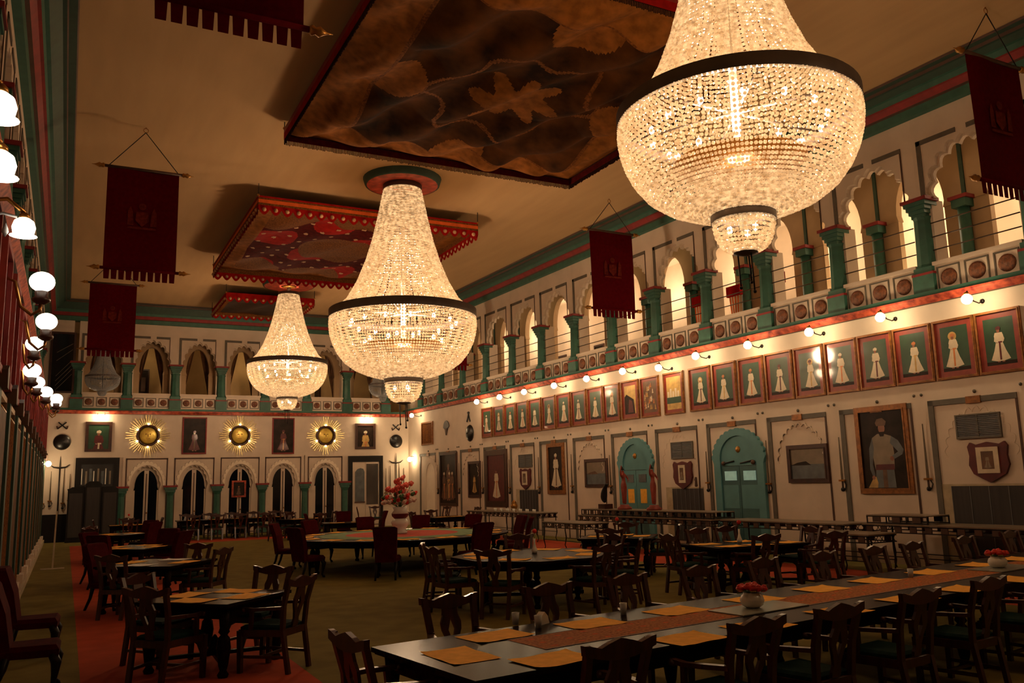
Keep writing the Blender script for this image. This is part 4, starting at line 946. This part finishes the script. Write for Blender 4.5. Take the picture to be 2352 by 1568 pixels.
def bouquet(x, y, z, label):
    r = thing('flower_bowl', T((x,y,z)) @ Matrix.Diagonal((.95,.95,.8,1)), label, 'vase', 'white flower bowls on the long table')
    g = MB(); g.lathe([(.06,0),(.1,.03),(.115,.08),(.1,.13),(.075,.15),(.08,.165),(.07,.165)], WHITE, 20); g.build('bowl', r)
    for i in range(9):
        a = i*2.4; q = .03+.06*((i*7) % 9)/9; g = MB(); c = (q*math.cos(a)*1.3, q*math.sin(a)*1.3, .25-q*.6); g.sphere(c,.045,FRED,8,6,.8); g.sphere((c[0]*1.1,c[1]*1.1,c[2]+.02),.028,FRED,7,5); g.build('flower', r)
    for i in range(8):
        a = i*PI/4+.3; g = MB(); g.plate([(0,0),(.03,.02),(.1,.03),(.15,.0),(.1,-.02),(.03,-.015)], -.004,.004, YEL if i % 2 else GREEN, M=T((0,0,.16)) @ RZ(a) @ Matrix.Rotation(-.25,4,'Y') @ Matrix.Rotation(PI/2,4,'X')); g.build('leaf', r)

# --- long foreground table
LA = math.radians(7.3); LD = Vector((math.cos(LA), math.sin(LA))); LN = Vector((-LD.y, LD.x)); L0 = Vector((2.27,4.93))
LW = 1.46; LL = 11.6
def lp(s, t): p = L0+LD*s+LN*t; return p.x, p.y
cxy = lp(LL/2, LW/2)
make_table(T((*cxy,0)) @ RZ(LA), LL, LW, 'very long black polished dining table filling the lower right foreground', 10, stretcher=False, name='long_dining_table')
g = MB(); n = 40
for i in range(n):
    a = .9+(LL-1.4)*i/n-LL/2; b = .9+(LL-1.4)*(i+1)/n-LL/2
    g.face([(a,-.25,.002),(b,-.25,.002),(b,.25,.002),(a,.25,.002)], RUN); g.face([(a,-.25,.003),(b,-.25,.003),(b,-.235,.003),(a,-.235,.003)], BROWN); g.face([(a,.235,.003),(b,.235,.003),(b,.25,.003),(a,.25,.003)], BROWN)
    for q in range(3): g.disc((0,0),0,0,RUN) if False else g.face([(a+.1,-.17+.15*q,.0032),(a+.14,-.15+.15*q,.0032),(a+.18,-.17+.15*q,.0032),(a+.14,-.19+.15*q,.0032)], CANO)
tag(g.build('table_runner', None, T((cxy[0],cxy[1],.76)) @ RZ(LA)), 'patterned brown runner along the middle of the long foreground table', 'runner')
FM = [(3.04,6.22),(3.95,6.26),(4.93,6.37),(5.97,6.49),(7.02,6.63),(7.98,6.76),(9.1,6.9),(10.2,7.04),(11.2,7.17),(12.2,7.3)]
NM = [(2.5,5.68),(2.98,5.2),(4.17,5.26),(4.95,5.36),(6.0,5.49),(7.05,5.62),(8.05,5.75),(9.15,5.9),(10.2,6.03)]
for k, (x, y) in enumerate(FM): placemat(x, y, LA+random.uniform(-.06,.06), 'amber placemat on far side of the long foreground table, %s from the left' % ORD[k], 'placemats along the far side of the long table', s=1.08)
for k, (x, y) in enumerate(NM): placemat(x, y, LA+(PI/2 if k == 0 else 0)+random.uniform(-.06,.06), ('amber placemat at the left end of the long foreground table' if k == 0 else 'amber placemat on near side of the long foreground table, %s from the left' % ORD[k-1]), 'placemats along the near side of the long table', s=1.08)
for k, (x, y) in enumerate([(5.55,6.03),(10.0,6.62)]):
    r = thing('glass_tray', T((x+.05,y,.764)) @ RZ(LA), 'pale glass tray under the %s flower bowl on the long table' % ('left','right')[k], 'tray')
    g = MB(); g.box(-.45,.45,-.2,.2,0,.008,mat('pale_glass_tray',(150,152,140),.15,noise=.05)); g.build('plate', r)
    bouquet(x, y+.03, .773, 'white bowl of red flowers on the long table, %s one' % ('nearer left','farther right')[k])
tumbler(3.42, 6.6, .76, 'clear tumbler standing behind the first far-side mat of the long table', 'tumblers on the long table')
g = MB(); g.plate([(-.07,0),(.07,0),(.05,.06),(.0,.1),(-.05,.07)], -.03, .03, WHITE); tag(g.build('napkin', None, T((3.62,6.5,.76)) @ RZ(.5)), 'white folded napkin behind the first far-side mats of the long table', 'napkin')
for k, (x, y) in enumerate([(3.5,6.0),(4.45,6.15),(8.5,6.35)]): tumbler(x, y+.35, .76, 'small clear glass beside the runner of the long table, %s from the left' % ORD[k], 'tumblers on the long table')
up = (LN.x, LN.y); dn = (-LN.x, -LN.y)
for k, (x, y) in enumerate([(3.03,4.5),(4.23,4.6),(5.13,4.7),(6.24,4.86),(7.37,5.02),(8.5,5.16)]):
    chair(ARM, (x,y), up, 'splat-back armchair on near side of the long table, %s from the left' % ORD[k], 'armchairs along the near side of the long table')
for k, (x, y) in enumerate([(3.03,7.07),(4.1,7.2),(5.11,7.36),(6.15,7.5),(7.25,7.68),(8.35,7.8),(9.39,7.9),(10.3,8.02),(11.64,8.19),(13.0,8.37)]):
    chair(ARM, (x,y+.02), dn, 'splat-back armchair on far side of the long table, %s from the left' % ORD[k], 'armchairs along the far side of the long table')
chair(ARM, (1.72,5.7), (LD.x,LD.y), 'splat-back armchair at the left end of the long foreground table', 'armchair at the head of the long table')

def four(cx, cy, W, D, rot, dist=None):
    """crest spots and facings round a rectangular table"""
    R_ = Vector((math.cos(rot), math.sin(rot))); U_ = Vector((-R_.y, R_.x)); c = Vector((cx,cy))
    return [((c-U_*(D/2+.5)), U_), ((c+R_*(W/2+.5)), -R_), ((c+U_*(D/2+.5)), -U_), ((c-R_*(W/2+.5)), R_)]
# --- near left square table
def square_set(cx, cy, S, rot, desc, kinds, who, mats=True, white=(), vase=False):
    make_table(T((cx,cy,0)) @ RZ(rot), S, S, 'square black dining table, '+desc, group='square dining tables')
    for k, (p, f) in enumerate(four(cx, cy, S, S, rot)):
        if kinds[k] is not None:
            chair(kinds[k], (p.x, p.y), (f.x, f.y), who[k], 'chairs round the square tables')
        if mats:
            q = Vector((cx,cy))+(p-Vector((cx,cy))).normalized()*(S/2-.2)
            o_ = Vector((-f.y, f.x))
            placemat(q.x, q.y, math.atan2(f.y,f.x)-PI/2, '%s placemat, %s side of the table %s' % ('white' if k in white else 'amber', ('near left','near right','far right','far left')[k], desc), 'placemats on the square tables', k in white)
    if vase: bud_vase(cx, cy, .76, 'white bud vase on the table '+desc)
A = math.radians(-46)
def w4(kind, d): return ['%s, %s side of the table %s' % (kind[i], ('near left','near right','far right','far left')[i], d) for i in range(4)]
AC = 'splat-back armchair'; RC = 'red upholstered chair'
d = 'in the left foreground'
square_set(1.58,10.42,1.2,A,d,[ARM,ARM,ARM,SIDE],w4([AC,AC,AC,'armless splat-back chair'],d))
d = 'second from the front on the left'
square_set(1.45,15.9,1.4,A+.12,d,[ARM,ARM,ARM,REDC],w4([AC,AC,AC,'red upholstered chair'],d), white=(0,2))
d = 'third from the front on the left'
square_set(1.42,20.7,1.35,A+.1,d,[REDC,REDC,REDC,REDC],w4([RC]*4,d))
d = 'fourth from the front on the left'
square_set(1.5,27.4,1.3,A,d,[SIDE,REDC,REDC,SIDE],w4(['armless splat-back chair',RC,RC,'armless splat-back chair'],d), white=(1,))
d = 'before the carved screen'
square_set(2.1,34.6,1.3,0.,d,[SIDE,SIDE,SIDE,SIDE],w4(['armless splat-back chair']*4,d), vase=True)
for k, (x, y, f) in enumerate([(-.12,12.3,(1,-.06)),(-.1,10.2,(1,-.03))]):
    chair(REDC, (x-.46,y), f, 'dark red upholstered chair against the left wall, %s' % ('behind the nearest one','nearest the camera')[k], 'red chairs by the left wall')
# --- round table under the middle chandelier
RCX, RCY, RR = 7.36, 20.1, 2.6
r = thing('round_table', T((RCX,RCY,0)), 'huge round dining table below the middle chandelier', 'table')
g = MB(); g.lathe([(RR,.72),(RR,.76),(.05,.76)], TWOOD, 48, caps=False, smooth=False); g.lathe([(RR-.2,.6),(RR-.2,.72)], TWOOD, 48, caps=False); g.build('table_top', r)
for i in range(8): a = PI/4*i+.2; g = MB(); g.lathe(turned(.7), TWOOD, 10, ((RR-.35)*math.cos(a),(RR-.35)*math.sin(a),0)); g.build('leg', r)
g = MB(); g.lathe([(2.0,.0),(2.0,.006),(1.36,.007)], FELTG, 48, caps=False, smooth=False); g.lathe([(1.36,.007),(.02,.008)], FELTR, 48, caps=False, smooth=False); tag(g.build('felt_mat', None, T((RCX,RCY,.761))), 'round green felt cover with a red centre on the round table', 'table cover')
for i in range(16):
    a = 2*PI*i/16+.1; o = bpy.data.objects.new('placemat', MATS[i % 4]); col.objects.link(o); o.matrix_local = T((RCX+2.28*math.cos(a),RCY+2.28*math.sin(a),.766)) @ RZ(a-PI/2)
    clk = ['east','east-north-east','north-east','north-north-east','far','far left of centre','far left','left far','left','left near','near left','near left of centre','near','near right of centre','near right','right near'][i]
    tag(o, 'amber placemat at the %s rim of the round table' % {'east':'right','east-north-east':'right far','north-east':'far right','north-north-east':'far right of centre'}.get(clk,clk), 'placemat', 'placemats round the round table')
def ring_chair(a, lab): chair(REDC, (RCX+3.15*math.cos(a), RCY+3.15*math.sin(a)), (-math.cos(a),-math.sin(a)), lab, 'red chairs round the round table')
RINGC = [(2.62,'at the left of the round table'),(3.55,'at the near left of the round table, second from its left'),(4.25,'at the front of the round table, back to the camera'),(4.95,'at the near right of the round table, back to the camera'),(-.1,'at the right of the round table, farther one'),(-.55,'at the right of the round table, nearer one'),
         (2.1,'behind the round table, leftmost of the far ones'),(1.55,'behind the round table, left of the flower vase'),(1.05,'behind the round table, right of the flower vase'),(.55,'behind the round table, rightmost of the far ones')]
for a, l in RINGC: ring_chair(a, 'dark red upholstered chair '+l)
r = thing('flower_vase', T((RCX-.05,RCY,.77)), 'tall red and white vase of pink flowers on the round table', 'vase')
g = MB(); g.lathe([(.16,0),(.18,.04),(.12,.1),(.2,.2),(.22,.28),(.14,.36)], WHITE, 20); g.lathe([(.14,.36),(.2,.42),(.21,.48)], PMAR, 20, caps=False); g.lathe([(.21,.48),(.15,.56),(.19,.64),(.17,.64)], WHITE, 20); g.build('vase', r)
for i in range(84):
    a = i*2.4; q = .06+.40*((i*13) % 84)/84; z = .68+.66*(1-(q/.52)**2)*((i*29) % 84)/84+.04
    if i % 3 == 0: g = MB(); g.tube([(0,0,.6),(q*math.cos(a)*.5,q*math.sin(a)*.5,(z+.6)/2),(q*math.cos(a),q*math.sin(a),z)],.006,GREEN,4); g.build('stem', r)
    g = MB(); mt = FPINK if z > 1.0 else (FWHT,FRED,FWHT,GREEN)[i % 4]
    c = (q*math.cos(a), q*math.sin(a), z); g.sphere(c, .05, mt, 7, 5); g.sphere((c[0]+.04,c[1],c[2]+.03), .035, mt, 6, 4); g.build('flower', r)
# --- octagonal table
r = thing('octagonal_table', T((6.85,12.6,0)) @ RZ(PI/8), 'octagonal dining table in the centre with eight amber mats', 'table')
OR = 1.32
g = MB(); g.lathe([(OR,.72),(OR,.76),(.02,.76)], TWOOD, 8, caps=False, smooth=False); g.lathe([(OR-.15,.6),(OR-.15,.73)], TWOOD, 8, caps=False, smooth=False); g.build('table_top', r)
for i in range(4): a = PI/2*i+PI/4; g = MB(); g.lathe(turned(.7), TWOOD, 10, (.75*math.cos(a),.75*math.sin(a),0)); g.build('leg', r)
g = MB(); g.beam((-.6,-.6,.14),(.6,.6,.14),.06,.05,TWOOD); g.beam((-.6,.6,.14),(.6,-.6,.14),.06,.05,TWOOD); g.lathe([(.09,.16),(.05,.24),(.06,.27),(.012,.34)], TWOOD, 10); g.build('stretcher', r)
nm = ['right','far right','far','far left','left','near left','near','near right']
for i in range(8):
    a = PI/4*i; placemat(6.85+.95*math.cos(a), 12.6+.95*math.sin(a), a-PI/2, 'amber placemat on the %s edge of the octagonal table' % nm[i], 'placemats on the octagonal table')
bud_vase(7.0,12.75,.76,'white bud vase with a red rose on the octagonal table')
for k, (a, l) in enumerate([(3.9,'near left'),(3.25,'left'),(2.65,'far left'),(4.9,'near'),(5.6,'near right'),(.1,'right'),(1.2,'far right')]):
    chair(ARM, (6.85+1.78*math.cos(a), 12.6+1.78*math.sin(a)), (-math.cos(a),-math.sin(a)), 'splat-back armchair on the %s side of the octagonal table' % l, 'armchairs round the octagonal table')
# --- tables to the right
d = 'right of the round table, behind the octagonal one'
make_table(T((10.3,15.1,0)) @ RZ(-.75), 1.5, 1.3, 'black dining table right of the round table, behind the octagonal one')
for k, (p, f) in enumerate(four(10.3,15.1,1.5,1.3,-.75)):
    if k != 3: chair(ARM, (p.x,p.y), (f.x,f.y), 'splat-back armchair on the %s side of the table %s' % (('near left','near right','far right')[k], 'behind the octagonal one'), 'armchairs round the right-hand tables')
    q = Vector((10.3,15.1))+(p-Vector((10.3,15.1)))*.38; placemat(q.x,q.y,math.atan2(f.y,f.x)-PI/2,'amber placemat on the %s side of the table behind the octagonal one' % ('near left','near right','far right','far left')[k],'placemats on the right-hand tables')
bud_vase(10.2,15.0,.76,'white bud vase on the table behind the octagonal one')
make_table(T((10.7,11.8,0)) @ RZ(-.1), 1.9, 1.2, 'black dining table between the long table and the turquoise doors')
for k, (x, y) in enumerate([(10.1,11.45),(10.1,12.1),(10.95,12.15),(11.25,11.4),(10.65,11.38)]):
    if k != 3: placemat(x, y, -.1, 'amber placemat on the %s of the table before the turquoise doors' % ('near left','far left','far right','near right','near middle')[k], 'placemats on the right-hand tables')
    else: placemat(x+.1, y, .1, 'amber placemat on the near right of the table before the turquoise doors', 'placemats on the right-hand tables')
bud_vase(10.75,11.95,.76,'white bud vase with a red rose on the table before the turquoise doors')
for p, f, l in [((10.2,10.72),(0.1,1),'near side, left'),((9.2,11.95),(1,-.1),'left end'),((10.6,12.93),(0,-1),'far side, left'),((12.2,11.65),(-1,.1),'right end'),((11.4,10.4),(0.1,1),'near side, right'),((11.35,13.0),(0,-1),'far side, right')]:
    chair(ARM, p, f, 'splat-back armchair at the table before the turquoise doors, %s' % l, 'armchairs round the right-hand tables')
# --- far dining tables
make_table(T((6.3,36.9,0)), 4.6, 1.1, 'long dim dining table in front of the far arched doors', 6, stretcher=False)
for k in range(5): placemat(4.6+.85*k, 36.55, 0, 'amber placemat on the long table before the far doors, %s from the left' % ORD[k], 'placemats on the far long table')
for k in range(5): chair(SIDE, (4.5+.9*k, 35.8), (0,1), 'dim splat-back chair on near side of the far long table, %s from the left' % ORD[k], 'chairs at the far long table')
for k in range(5): chair(SIDE, (4.5+.9*k, 38.02), (0,-1), 'dim splat-back chair on far side of the far long table, %s from the left' % ORD[k], 'chairs at the far long table')
make_table(T((8.2,33.2,0)) @ RZ(.3), 1.7, 1.3, 'dining table with pale cover below the farthest chandelier')
placemat(7.9,33.0,.3,'amber placemat on the left of the table below the farthest chandelier','placemats on far tables'); placemat(8.6,33.2,.3,'amber placemat on the right of the table below the farthest chandelier','placemats on far tables')
for p, f, l in [((6.85,32.8),(1,.3),'left'),((8.5,32.05),(-.3,1),'near'),((9.55,33.6),(-1,-.3),'right'),((7.9,34.35),(.3,-1),'far')]:
    chair(SIDE, p, f, 'dim splat-back chair at the %s of the table below the farthest chandelier' % l, 'chairs at the far tables')
make_table(T((8.35,28.2,0)) @ RZ(-.2), 1.5, 1.2, 'dining table behind the round table, left of the flower vase')
placemat(8.0,28.0,-.2,'amber placemat on the left of the table behind the round one','placemats on far tables'); placemat(8.7,27.9,-.2,'amber placemat on the right of the table behind the round one','placemats on far tables')
for p, f, l in [((7.08,28.45),(1,-.2),'left'),((8.6,29.35),(-.2,-1),'far'),((9.62,27.95),(-1,.2),'right')]:
    chair(REDC, p, f, 'dark red upholstered chair at the %s of the table behind the round one' % l, 'chairs at the far tables')
make_table(T((12.3,29.0,0)) @ RZ(.1), 1.6, 1.3, 'dining table in the far right corner beyond the round table')
placemat(12.0,28.7,.1,'amber placemat on the left of the far right corner table','placemats on far tables'); placemat(12.6,28.8,.1,'amber placemat on the right of the far right corner table','placemats on far tables')
for p, f, l in [((10.95,28.87),(1,.1),'left'),((12.2,30.2),(.1,-1),'far')]:
    chair(SIDE, p, f, 'splat-back chair at the %s of the far right corner table' % l, 'chairs at the far tables')
for x, y, f, l in [(11.95,38.6,(1,-.3),'splat-back chair left of the open white doorway'),(12.9,38.9,(0,-1),'splat-back chair in front of the open white doorway'),(14.3,33.6,(-1,-.2),'splat-back chair below the cream arched door'),(14.6,31.2,(-1,0),'splat-back chair below the large dim group painting')]:
    chair(SIDE, (x,y), f, l, 'chairs against the far walls')

# ------------------------------------------------------------------ buffet tables along the right wall
def buffet(cx, cy, W, L, h, label, legs=6, shelf=None):
    r = thing('buffet_table', T((cx,cy,0)) @ RZ(-aR), label, 'table', 'iron buffet tables along the right wall')
    g = MB(); g.box(-W/2,W/2,-L/2,L/2,h-.025,h,GREYST); g.build('table_top', r)
    g = MB()
    for x in (-W/2+.03, W/2-.03):
        g.beam((x,-L/2,h-.04),(x,L/2,h-.04),.02,.02,IRON); g.beam((x,-L/2,h-.16),(x,L/2,h-.16),.02,.02,IRON)
        n = int(L/.32)
        for i in range(n):
            y = -L/2+L*(i+.5)/n; g.box(x-.012,x+.012,y-.07,y+.07,h-.15,h-.05,BROWN)
    for y in (-L/2+.03, L/2-.03):
        g.beam((-W/2,y,h-.04),(W/2,y,h-.04),.02,.02,IRON); g.beam((-W/2,y,h-.16),(W/2,y,h-.16),.02,.02,IRON)
        for i in range(5): x = -W/2+W*(i+.5)/5; g.tube([(x-.05,y,h-.15),(x+.05,y,h-.05)],.008,IRON,4); g.tube([(x+.05,y,h-.15),(x-.05,y,h-.05)],.008,IRON,4)
    g.build('frieze', r)
    n = max(2, legs//2)
    for i in range(n):
        for s in (-1,1):
            x = s*(W/2-.05); y = -L/2+.06+(L-.12)*i/(n-1)
            g = MB(); g.tube([(x,y,h-.03),(x,y,.5),(x+s*.03,y,.3),(x-s*.02,y,.1),(x+s*.03,y,0)], [.02,.018,.02,.014,.018], IRON, 6); g.build('leg', r)
    g = MB(); g.beam((-W/2+.05,-L/2+.06,.3),(-W/2+.05,L/2-.06,.3),.018,.018,IRON); g.beam((W/2-.05,-L/2+.06,.3),(W/2-.05,L/2-.06,.3),.018,.018,IRON); g.build('stretcher', r)
    if shelf:
        y0, y1, hh = shelf; g = MB(); g.box(-W/2+.1,W/2-.1,y0,y1,h+hh-.02,h+hh,GREYST); 
        for x in (-W/2+.12,W/2-.12): g.beam((x,y0,h+.015),(x,y1,h+.015),.02,.02,IRON); g.beam((x,y0,h+hh-.03),(x,y1,h+hh-.03),.02,.02,IRON)
        for x in (-W/2+.12,W/2-.12):
            k = int((y1-y0)/.35)
            for i in range(k+1): g.beam((x,y0+(y1-y0)*i/k,h),(x,y0+(y1-y0)*i/k,h+hh-.02),.02,.02,IRON)
            for i in range(k): g.box(x-.01,x+.01,y0+(y1-y0)*(i+.3)/k,y0+(y1-y0)*(i+.7)/k,h+.03,h+hh-.04,BROWN)
        g.build('raised_shelf', r)
    return r
buffet(13.9,27.1,.8,5.2,.92,'iron buffet table with glasses, farthest along the right wall',8)
buffet(14.1,19.1,.9,5.8,.92,'iron buffet table with a raised shelf carrying the red dancer statues',8,(-2.85,2.85,.17))
buffet(12.6,20.6,.8,2.2,.8,'low iron buffet table in front of the statue table',4)
buffet(14.4,14.3,.9,3.6,.92,'iron buffet table before the turquoise door with lit panes',6)
buffet(13.6,12.0,.8,1.5,.8,'low iron buffet table before the large turbaned portrait',4)
buffet(14.9,10.6,.9,3.6,.92,'iron buffet table with a short raised shelf, nearest the camera on the right',4,(.4,1.75,.17))
for k in range(14):
    tumbler(13.62+.07*(k % 2), 24.7+.24*k, .92, 'upturned glass in the row on the farthest buffet table', 'row of upturned glasses on the farthest buffet table', WHITE, .11)
r = thing('gilt_urn', T((13.85,26.6,.92)), 'gilt urn behind the upturned glasses on the farthest buffet table', 'urn')
g = MB(); g.lathe([(.08,0),(.05,.05),(.12,.14),(.13,.22),(.07,.28),(.09,.3)], BRASS, 14); g.build('body', r); g = MB(); g.lathe([(.09,.3),(.06,.35),(.01,.4)], BRASS, 12); g.build('lid', r)
# statues
def skin_mesh(name, V, E, R, m, parent, root=0):
    me = bpy.data.meshes.new(name); me.from_pydata(V, E, []); me.materials.append(m); o = bpy.data.objects.new(name, me); col.objects.link(o); o.parent = parent
    o.modifiers.new('skin','SKIN'); me.skin_vertices or me.attributes
    sv = me.skin_vertices[0].data
    for i, q in enumerate(R): sv[i].radius = (q,q); sv[i].use_root = (i == root)
    s = o.modifiers.new('sub','SUBSURF'); s.levels = 2; s.render_levels = 2
    return o
for k, (x, y, s, w) in enumerate([(14.0,20.15,-1,'left'),(14.05,18.85,-1,'right')]):
    r = thing('dancer_statue', T((x,y,1.09)) @ RZ(PI/2*.2) @ Matrix.Scale(1.02,4), 'red clay statue of a dancing woman with raised arm, %s of the turquoise door' % w, 'statue', 'red dancer statues')
    g = MB(); g.lathe([(.2,0),(.2,.05),(.13,.09),(.12,.13)], STATUE, 16); g.build('pedestal', r)
    V = [(0,0,.68),(.0,0,.8),(0,0,.93),(s*.02,0,1.0),(s*.02,0,1.07),(s*.06,0,.64),(s*.08,-.03,.42),(s*.03,0,.15),(-s*.06,0,.64),(-s*.05,0,.4),(-s*.03,0,.14),(-.11,0,.92),(-.16,-.03,1.04),(-.12,-.04,1.2),(.11,0,.92),(.17,-.03,.82),(.1,-.09,.78)]
    E_ = [(0,1),(1,2),(2,3),(3,4),(0,5),(5,6),(6,7),(0,8),(8,9),(9,10),(2,11),(11,12),(12,13),(2,14),(14,15),(15,16)]
    skin_mesh('figure', V, E_, [.07,.05,.068,.03,.052,.058,.046,.04,.058,.045,.04,.03,.022,.015,.03,.022,.016], STATUE, r)
    g = MB(); g.sphere((s*.02,.03,1.14),.035,BLACK,8,6); g.lathe([(.06,.0),(.05,.03),(.02,.05)],BLACK,10,(s*.02,.01,1.075)); g.build('hair', r)
r = thing('bird_sculpture', T((14.0,21.15,1.09)), 'dark bird-shaped sculpture on a wooden base below the grey dusk landscape', 'sculpture')
g = MB(); g.box(-.14,.14,-.2,.14,0,.14,WOOD); g.build('base', r)
skin_mesh('bird', [(0,0,.14),(0,-.02,.3),(0,.02,.48),(0,-.06,.62),(0,-.12,.7),(0,-.2,.69),(0,.1,.22)], [(0,1),(1,2),(2,3),(3,4),(4,5),(1,6)], [.07,.1,.11,.06,.055,.015,.05], IRON, r, 1)
r = thing('figurine', FR @ T((21.2,-.1,1.66)), 'small dark figurine on the ledge right of the middle maroon shield', 'figurine')
skin_mesh('figure', [(0,0,0),(0,0,.12),(0,0,.2),(0,0,.28),(-.06,0,.2)], [(0,1),(1,2),(2,3),(2,4)], [.05,.04,.035,.035,.02], BROWN, r, 1)
# carved screen, slim post
r = thing('carved_screen', T((1.02,39.2,0)), 'dark carved wooden screen standing before the mirrored doorway', 'screen')
for k, x in enumerate((-.63,0,.63)):
    g = MB(); top = 2.42 if k == 1 else 2.2
    g.plate([(x-.3,.05),(x+.3,.05),(x+.3,top-.1),(x+.15,top),(x-.15,top),(x-.3,top-.1)], -.02, .02, BLACK); g.plate([(x-.24,.2),(x+.24,.2),(x+.24,top-.25),(x-.24,top-.25)], -.035, -.02, DKGR); g.build('panel', r)
g = MB(); g.beam((-.95,0,.05),(.95,0,.05),.08,.1,BLACK); g.beam((-.95,0,2.1),(-.32,0,2.24),.05,.05,BLACK); g.build('foot_rail', r)
r = thing('barrier_post', T((-.2,26.,0)), 'slim pale post on a flat foot near the left wall', 'post')
g = MB(); g.beam((0,0,.02),(.03,0,1.5),.04,.04,PALES,(0,1,0)); g.build('post', r); g = MB(); g.box(-.28,.28,-.06,.06,0,.025,PALES); g.build('foot', r)
# things up in the right gallery: red valanced stands and candelabra
for k, u in enumerate((20.4,21.9,23.5)):
    r = thing('drape_stand', FR @ T((u,1.15,5.52)), 'striped hanging drape with red valance in the right gallery, %s of three' % ('left','middle','right')[k], 'drape', 'striped drapes in the right gallery')
    g = MB()
    for i in range(8): x = -.22+.055*i; g.face([(x*.4,0,.1),((x+.055)*.4,0,.1),(x+.055,0,1.5),(x,0,1.5)], (CANO,PWHITE)[i % 2])
    g.build('cloth', r); g = MB(); g.box(-.27,.27,-.06,.06,1.5,1.8,CANR); g.build('valance', r)
    g = MB(); g.tube([(0,.05,0),(0,.05,1.75)],.02,BROWN); g.build('pole', r)
for k, u in enumerate((25.0,27.75)):
    r = thing('candelabrum', FR @ T((u,2.4,5.52)), 'bright crystal candelabrum glowing in the right gallery, %s one' % ('farther','nearer')[k], 'candelabrum', 'crystal candelabra in the right gallery')
    g = MB(); g.lathe([(.16,0),(.05,.06),(.03,.3),(.06,.5),(.03,.9)], UNLIT, 10); g.build('stem', r)
    for i in range(6):
        a = i*PI/3; g = MB(); g.tube([(0,0,.7),(.18*math.cos(a),.18*math.sin(a),.62),(.3*math.cos(a),.3*math.sin(a),.78)],.014,UNLIT,5); ar = g.build('arm', r)
        g = MB(); g.sphere((.3*math.cos(a),.3*math.sin(a),.86),.055,SBULB,8,6); g.build('bulb', ar)
for k in range(7):
    r = thing('gallery_curtain', FF @ T((.2+1.945*(k+.5),.9,5.42)), 'pair of brown drapes tied back in the far gallery, %s bay from the left' % ORD[k], 'curtain', 'drapes of the far gallery')
    for s_ in (-1,1):
        g = MB()
        for i in range(6):
            for j in range(8):
                u0 = j/8; u1 = (j+1)/8
                f0 = [(s_*(.62-(.12+.42*max(0,(1-ua*1.4)))*ta), .05*((i+w_) % 2), 3.0-2.9*ua) for ua, ta, w_ in ((u0,i/6,0),(u0,(i+1)/6,1),(u1,(i+1)/6,1),(u1,i/6,0))]
                g.face(f0, PBRN)
        g.build('drape', r)
# framed things and doors inside the galleries
for k, (x, w, h, mt) in enumerate([(3.0,.5,1.45,PDARK),(4.55,.5,.9,PBRN),(6.6,.55,1.35,PMAR),(11.2,.5,.9,PBRN)]):
    picture(FF @ T((0,3.3,0)), x, 6.2+h/2, w, h, 'dark tall panel seen through the far gallery, %s from the left' % ORD[k], lambda c,W,H,y: c.face([(-W/4,y,-H/4),(W/4,y,-H/4),(W/4,y,H/4),(-W/4,y,H/4)], MIRR), DFRAME, .06, mt, 'panels in the far gallery', 'panel', .04, 'wall_panel')
for k, (u, z, w, h, mt) in enumerate([(5.5,7.0,1.1,1.7,PORNG),(9.0,6.75,.7,1.0,PBRN),(11.8,6.8,.7,1.0,PBLUE)]):
    picture(FR @ T((0,3.5,0)), u, z, w, h, 'framed panel on the back wall of the right gallery, %s from the far corner' % ORD[k], lambda c,W,H,y: c.face([(-W/3,y,-H/3),(W/3,y,-H/3),(W/3,y,H/3),(-W/3,y,H/3)], PSKY), DFRAME, .07, mt, 'panels in the right gallery', 'panel', .04, 'wall_panel')

# ------------------------------------------------------------------ lights in the galleries, plus an added hall fill
def plight(M, p, e, c, r=.25):
    l = bpy.data.lights.new('gallery_and_fill_light', 'POINT'); l.energy = e; l.color = c; l.shadow_soft_size = r
    o = bpy.data.objects.new('gallery_and_fill_light', l); col.objects.link(o); o.location = M @ Vector(p)
for i in range(11): plight(FR, (2.8+2.7*i, .95, 8.9), 4 if i < 7 else .8, (1.,.78,.42), .15)
for i in range(10): plight(FR, (3.4+3.3*i, 2.75, 8.3), 62, (1.,.71,.44))
for i in range(3): plight(FF, (3.2+4.4*i, 2.4, 8.0), 16 if i == 1 else 9, (1.,.66,.32))
plight(T((0,0,0)), (9.0,2.2,7.2), 110, (1.,.62,.32), .5)  # added unseen fill lamp, simulates the rest of the hall behind the camera
w = bpy.data.worlds.new('World'); sc.world = w; w.use_nodes = True
bg = w.node_tree.nodes['Background']; bg.inputs[0].default_value = (1.,.62,.35,1); bg.inputs[1].default_value = .006
# ------------------------------------------------------------------ camera
cam = bpy.data.cameras.new('Camera'); co = bpy.data.objects.new('Camera', cam); col.objects.link(co)
cam.sensor_width = 36.; cam.lens = 29.831; cam.clip_end = 200.
yaw, pitch, roll = 0.482786, 0.163335, -0.0272844
cy, sy, cp, sp = math.cos(yaw), math.sin(yaw), math.cos(pitch), math.sin(pitch)
fwd = Vector((sy*cp, cy*cp, sp)); right = Vector((cy,-sy,0)); upv = right.cross(fwd)
r2 = right*math.cos(roll)+upv*math.sin(roll); u2 = -right*math.sin(roll)+upv*math.cos(roll)
Mx = Matrix((r2, u2, -fwd)).transposed().to_4x4(); Mx.translation = (0,0,1.95)
co.matrix_world = Mx
sc.camera = co
sc.view_settings.view_transform = 'Standard'; sc.view_settings.look = 'None'; sc.view_settings.exposure = 0.0
sc.cycles.use_denoising = True
sc.cycles.max_bounces = 6; sc.cycles.diffuse_bounces = 3; sc.cycles.glossy_bounces = 3; sc.cycles.transmission_bounces = 3
sc.cycles.sample_clamp_indirect = 4.; sc.cycles.adaptive_threshold = .02
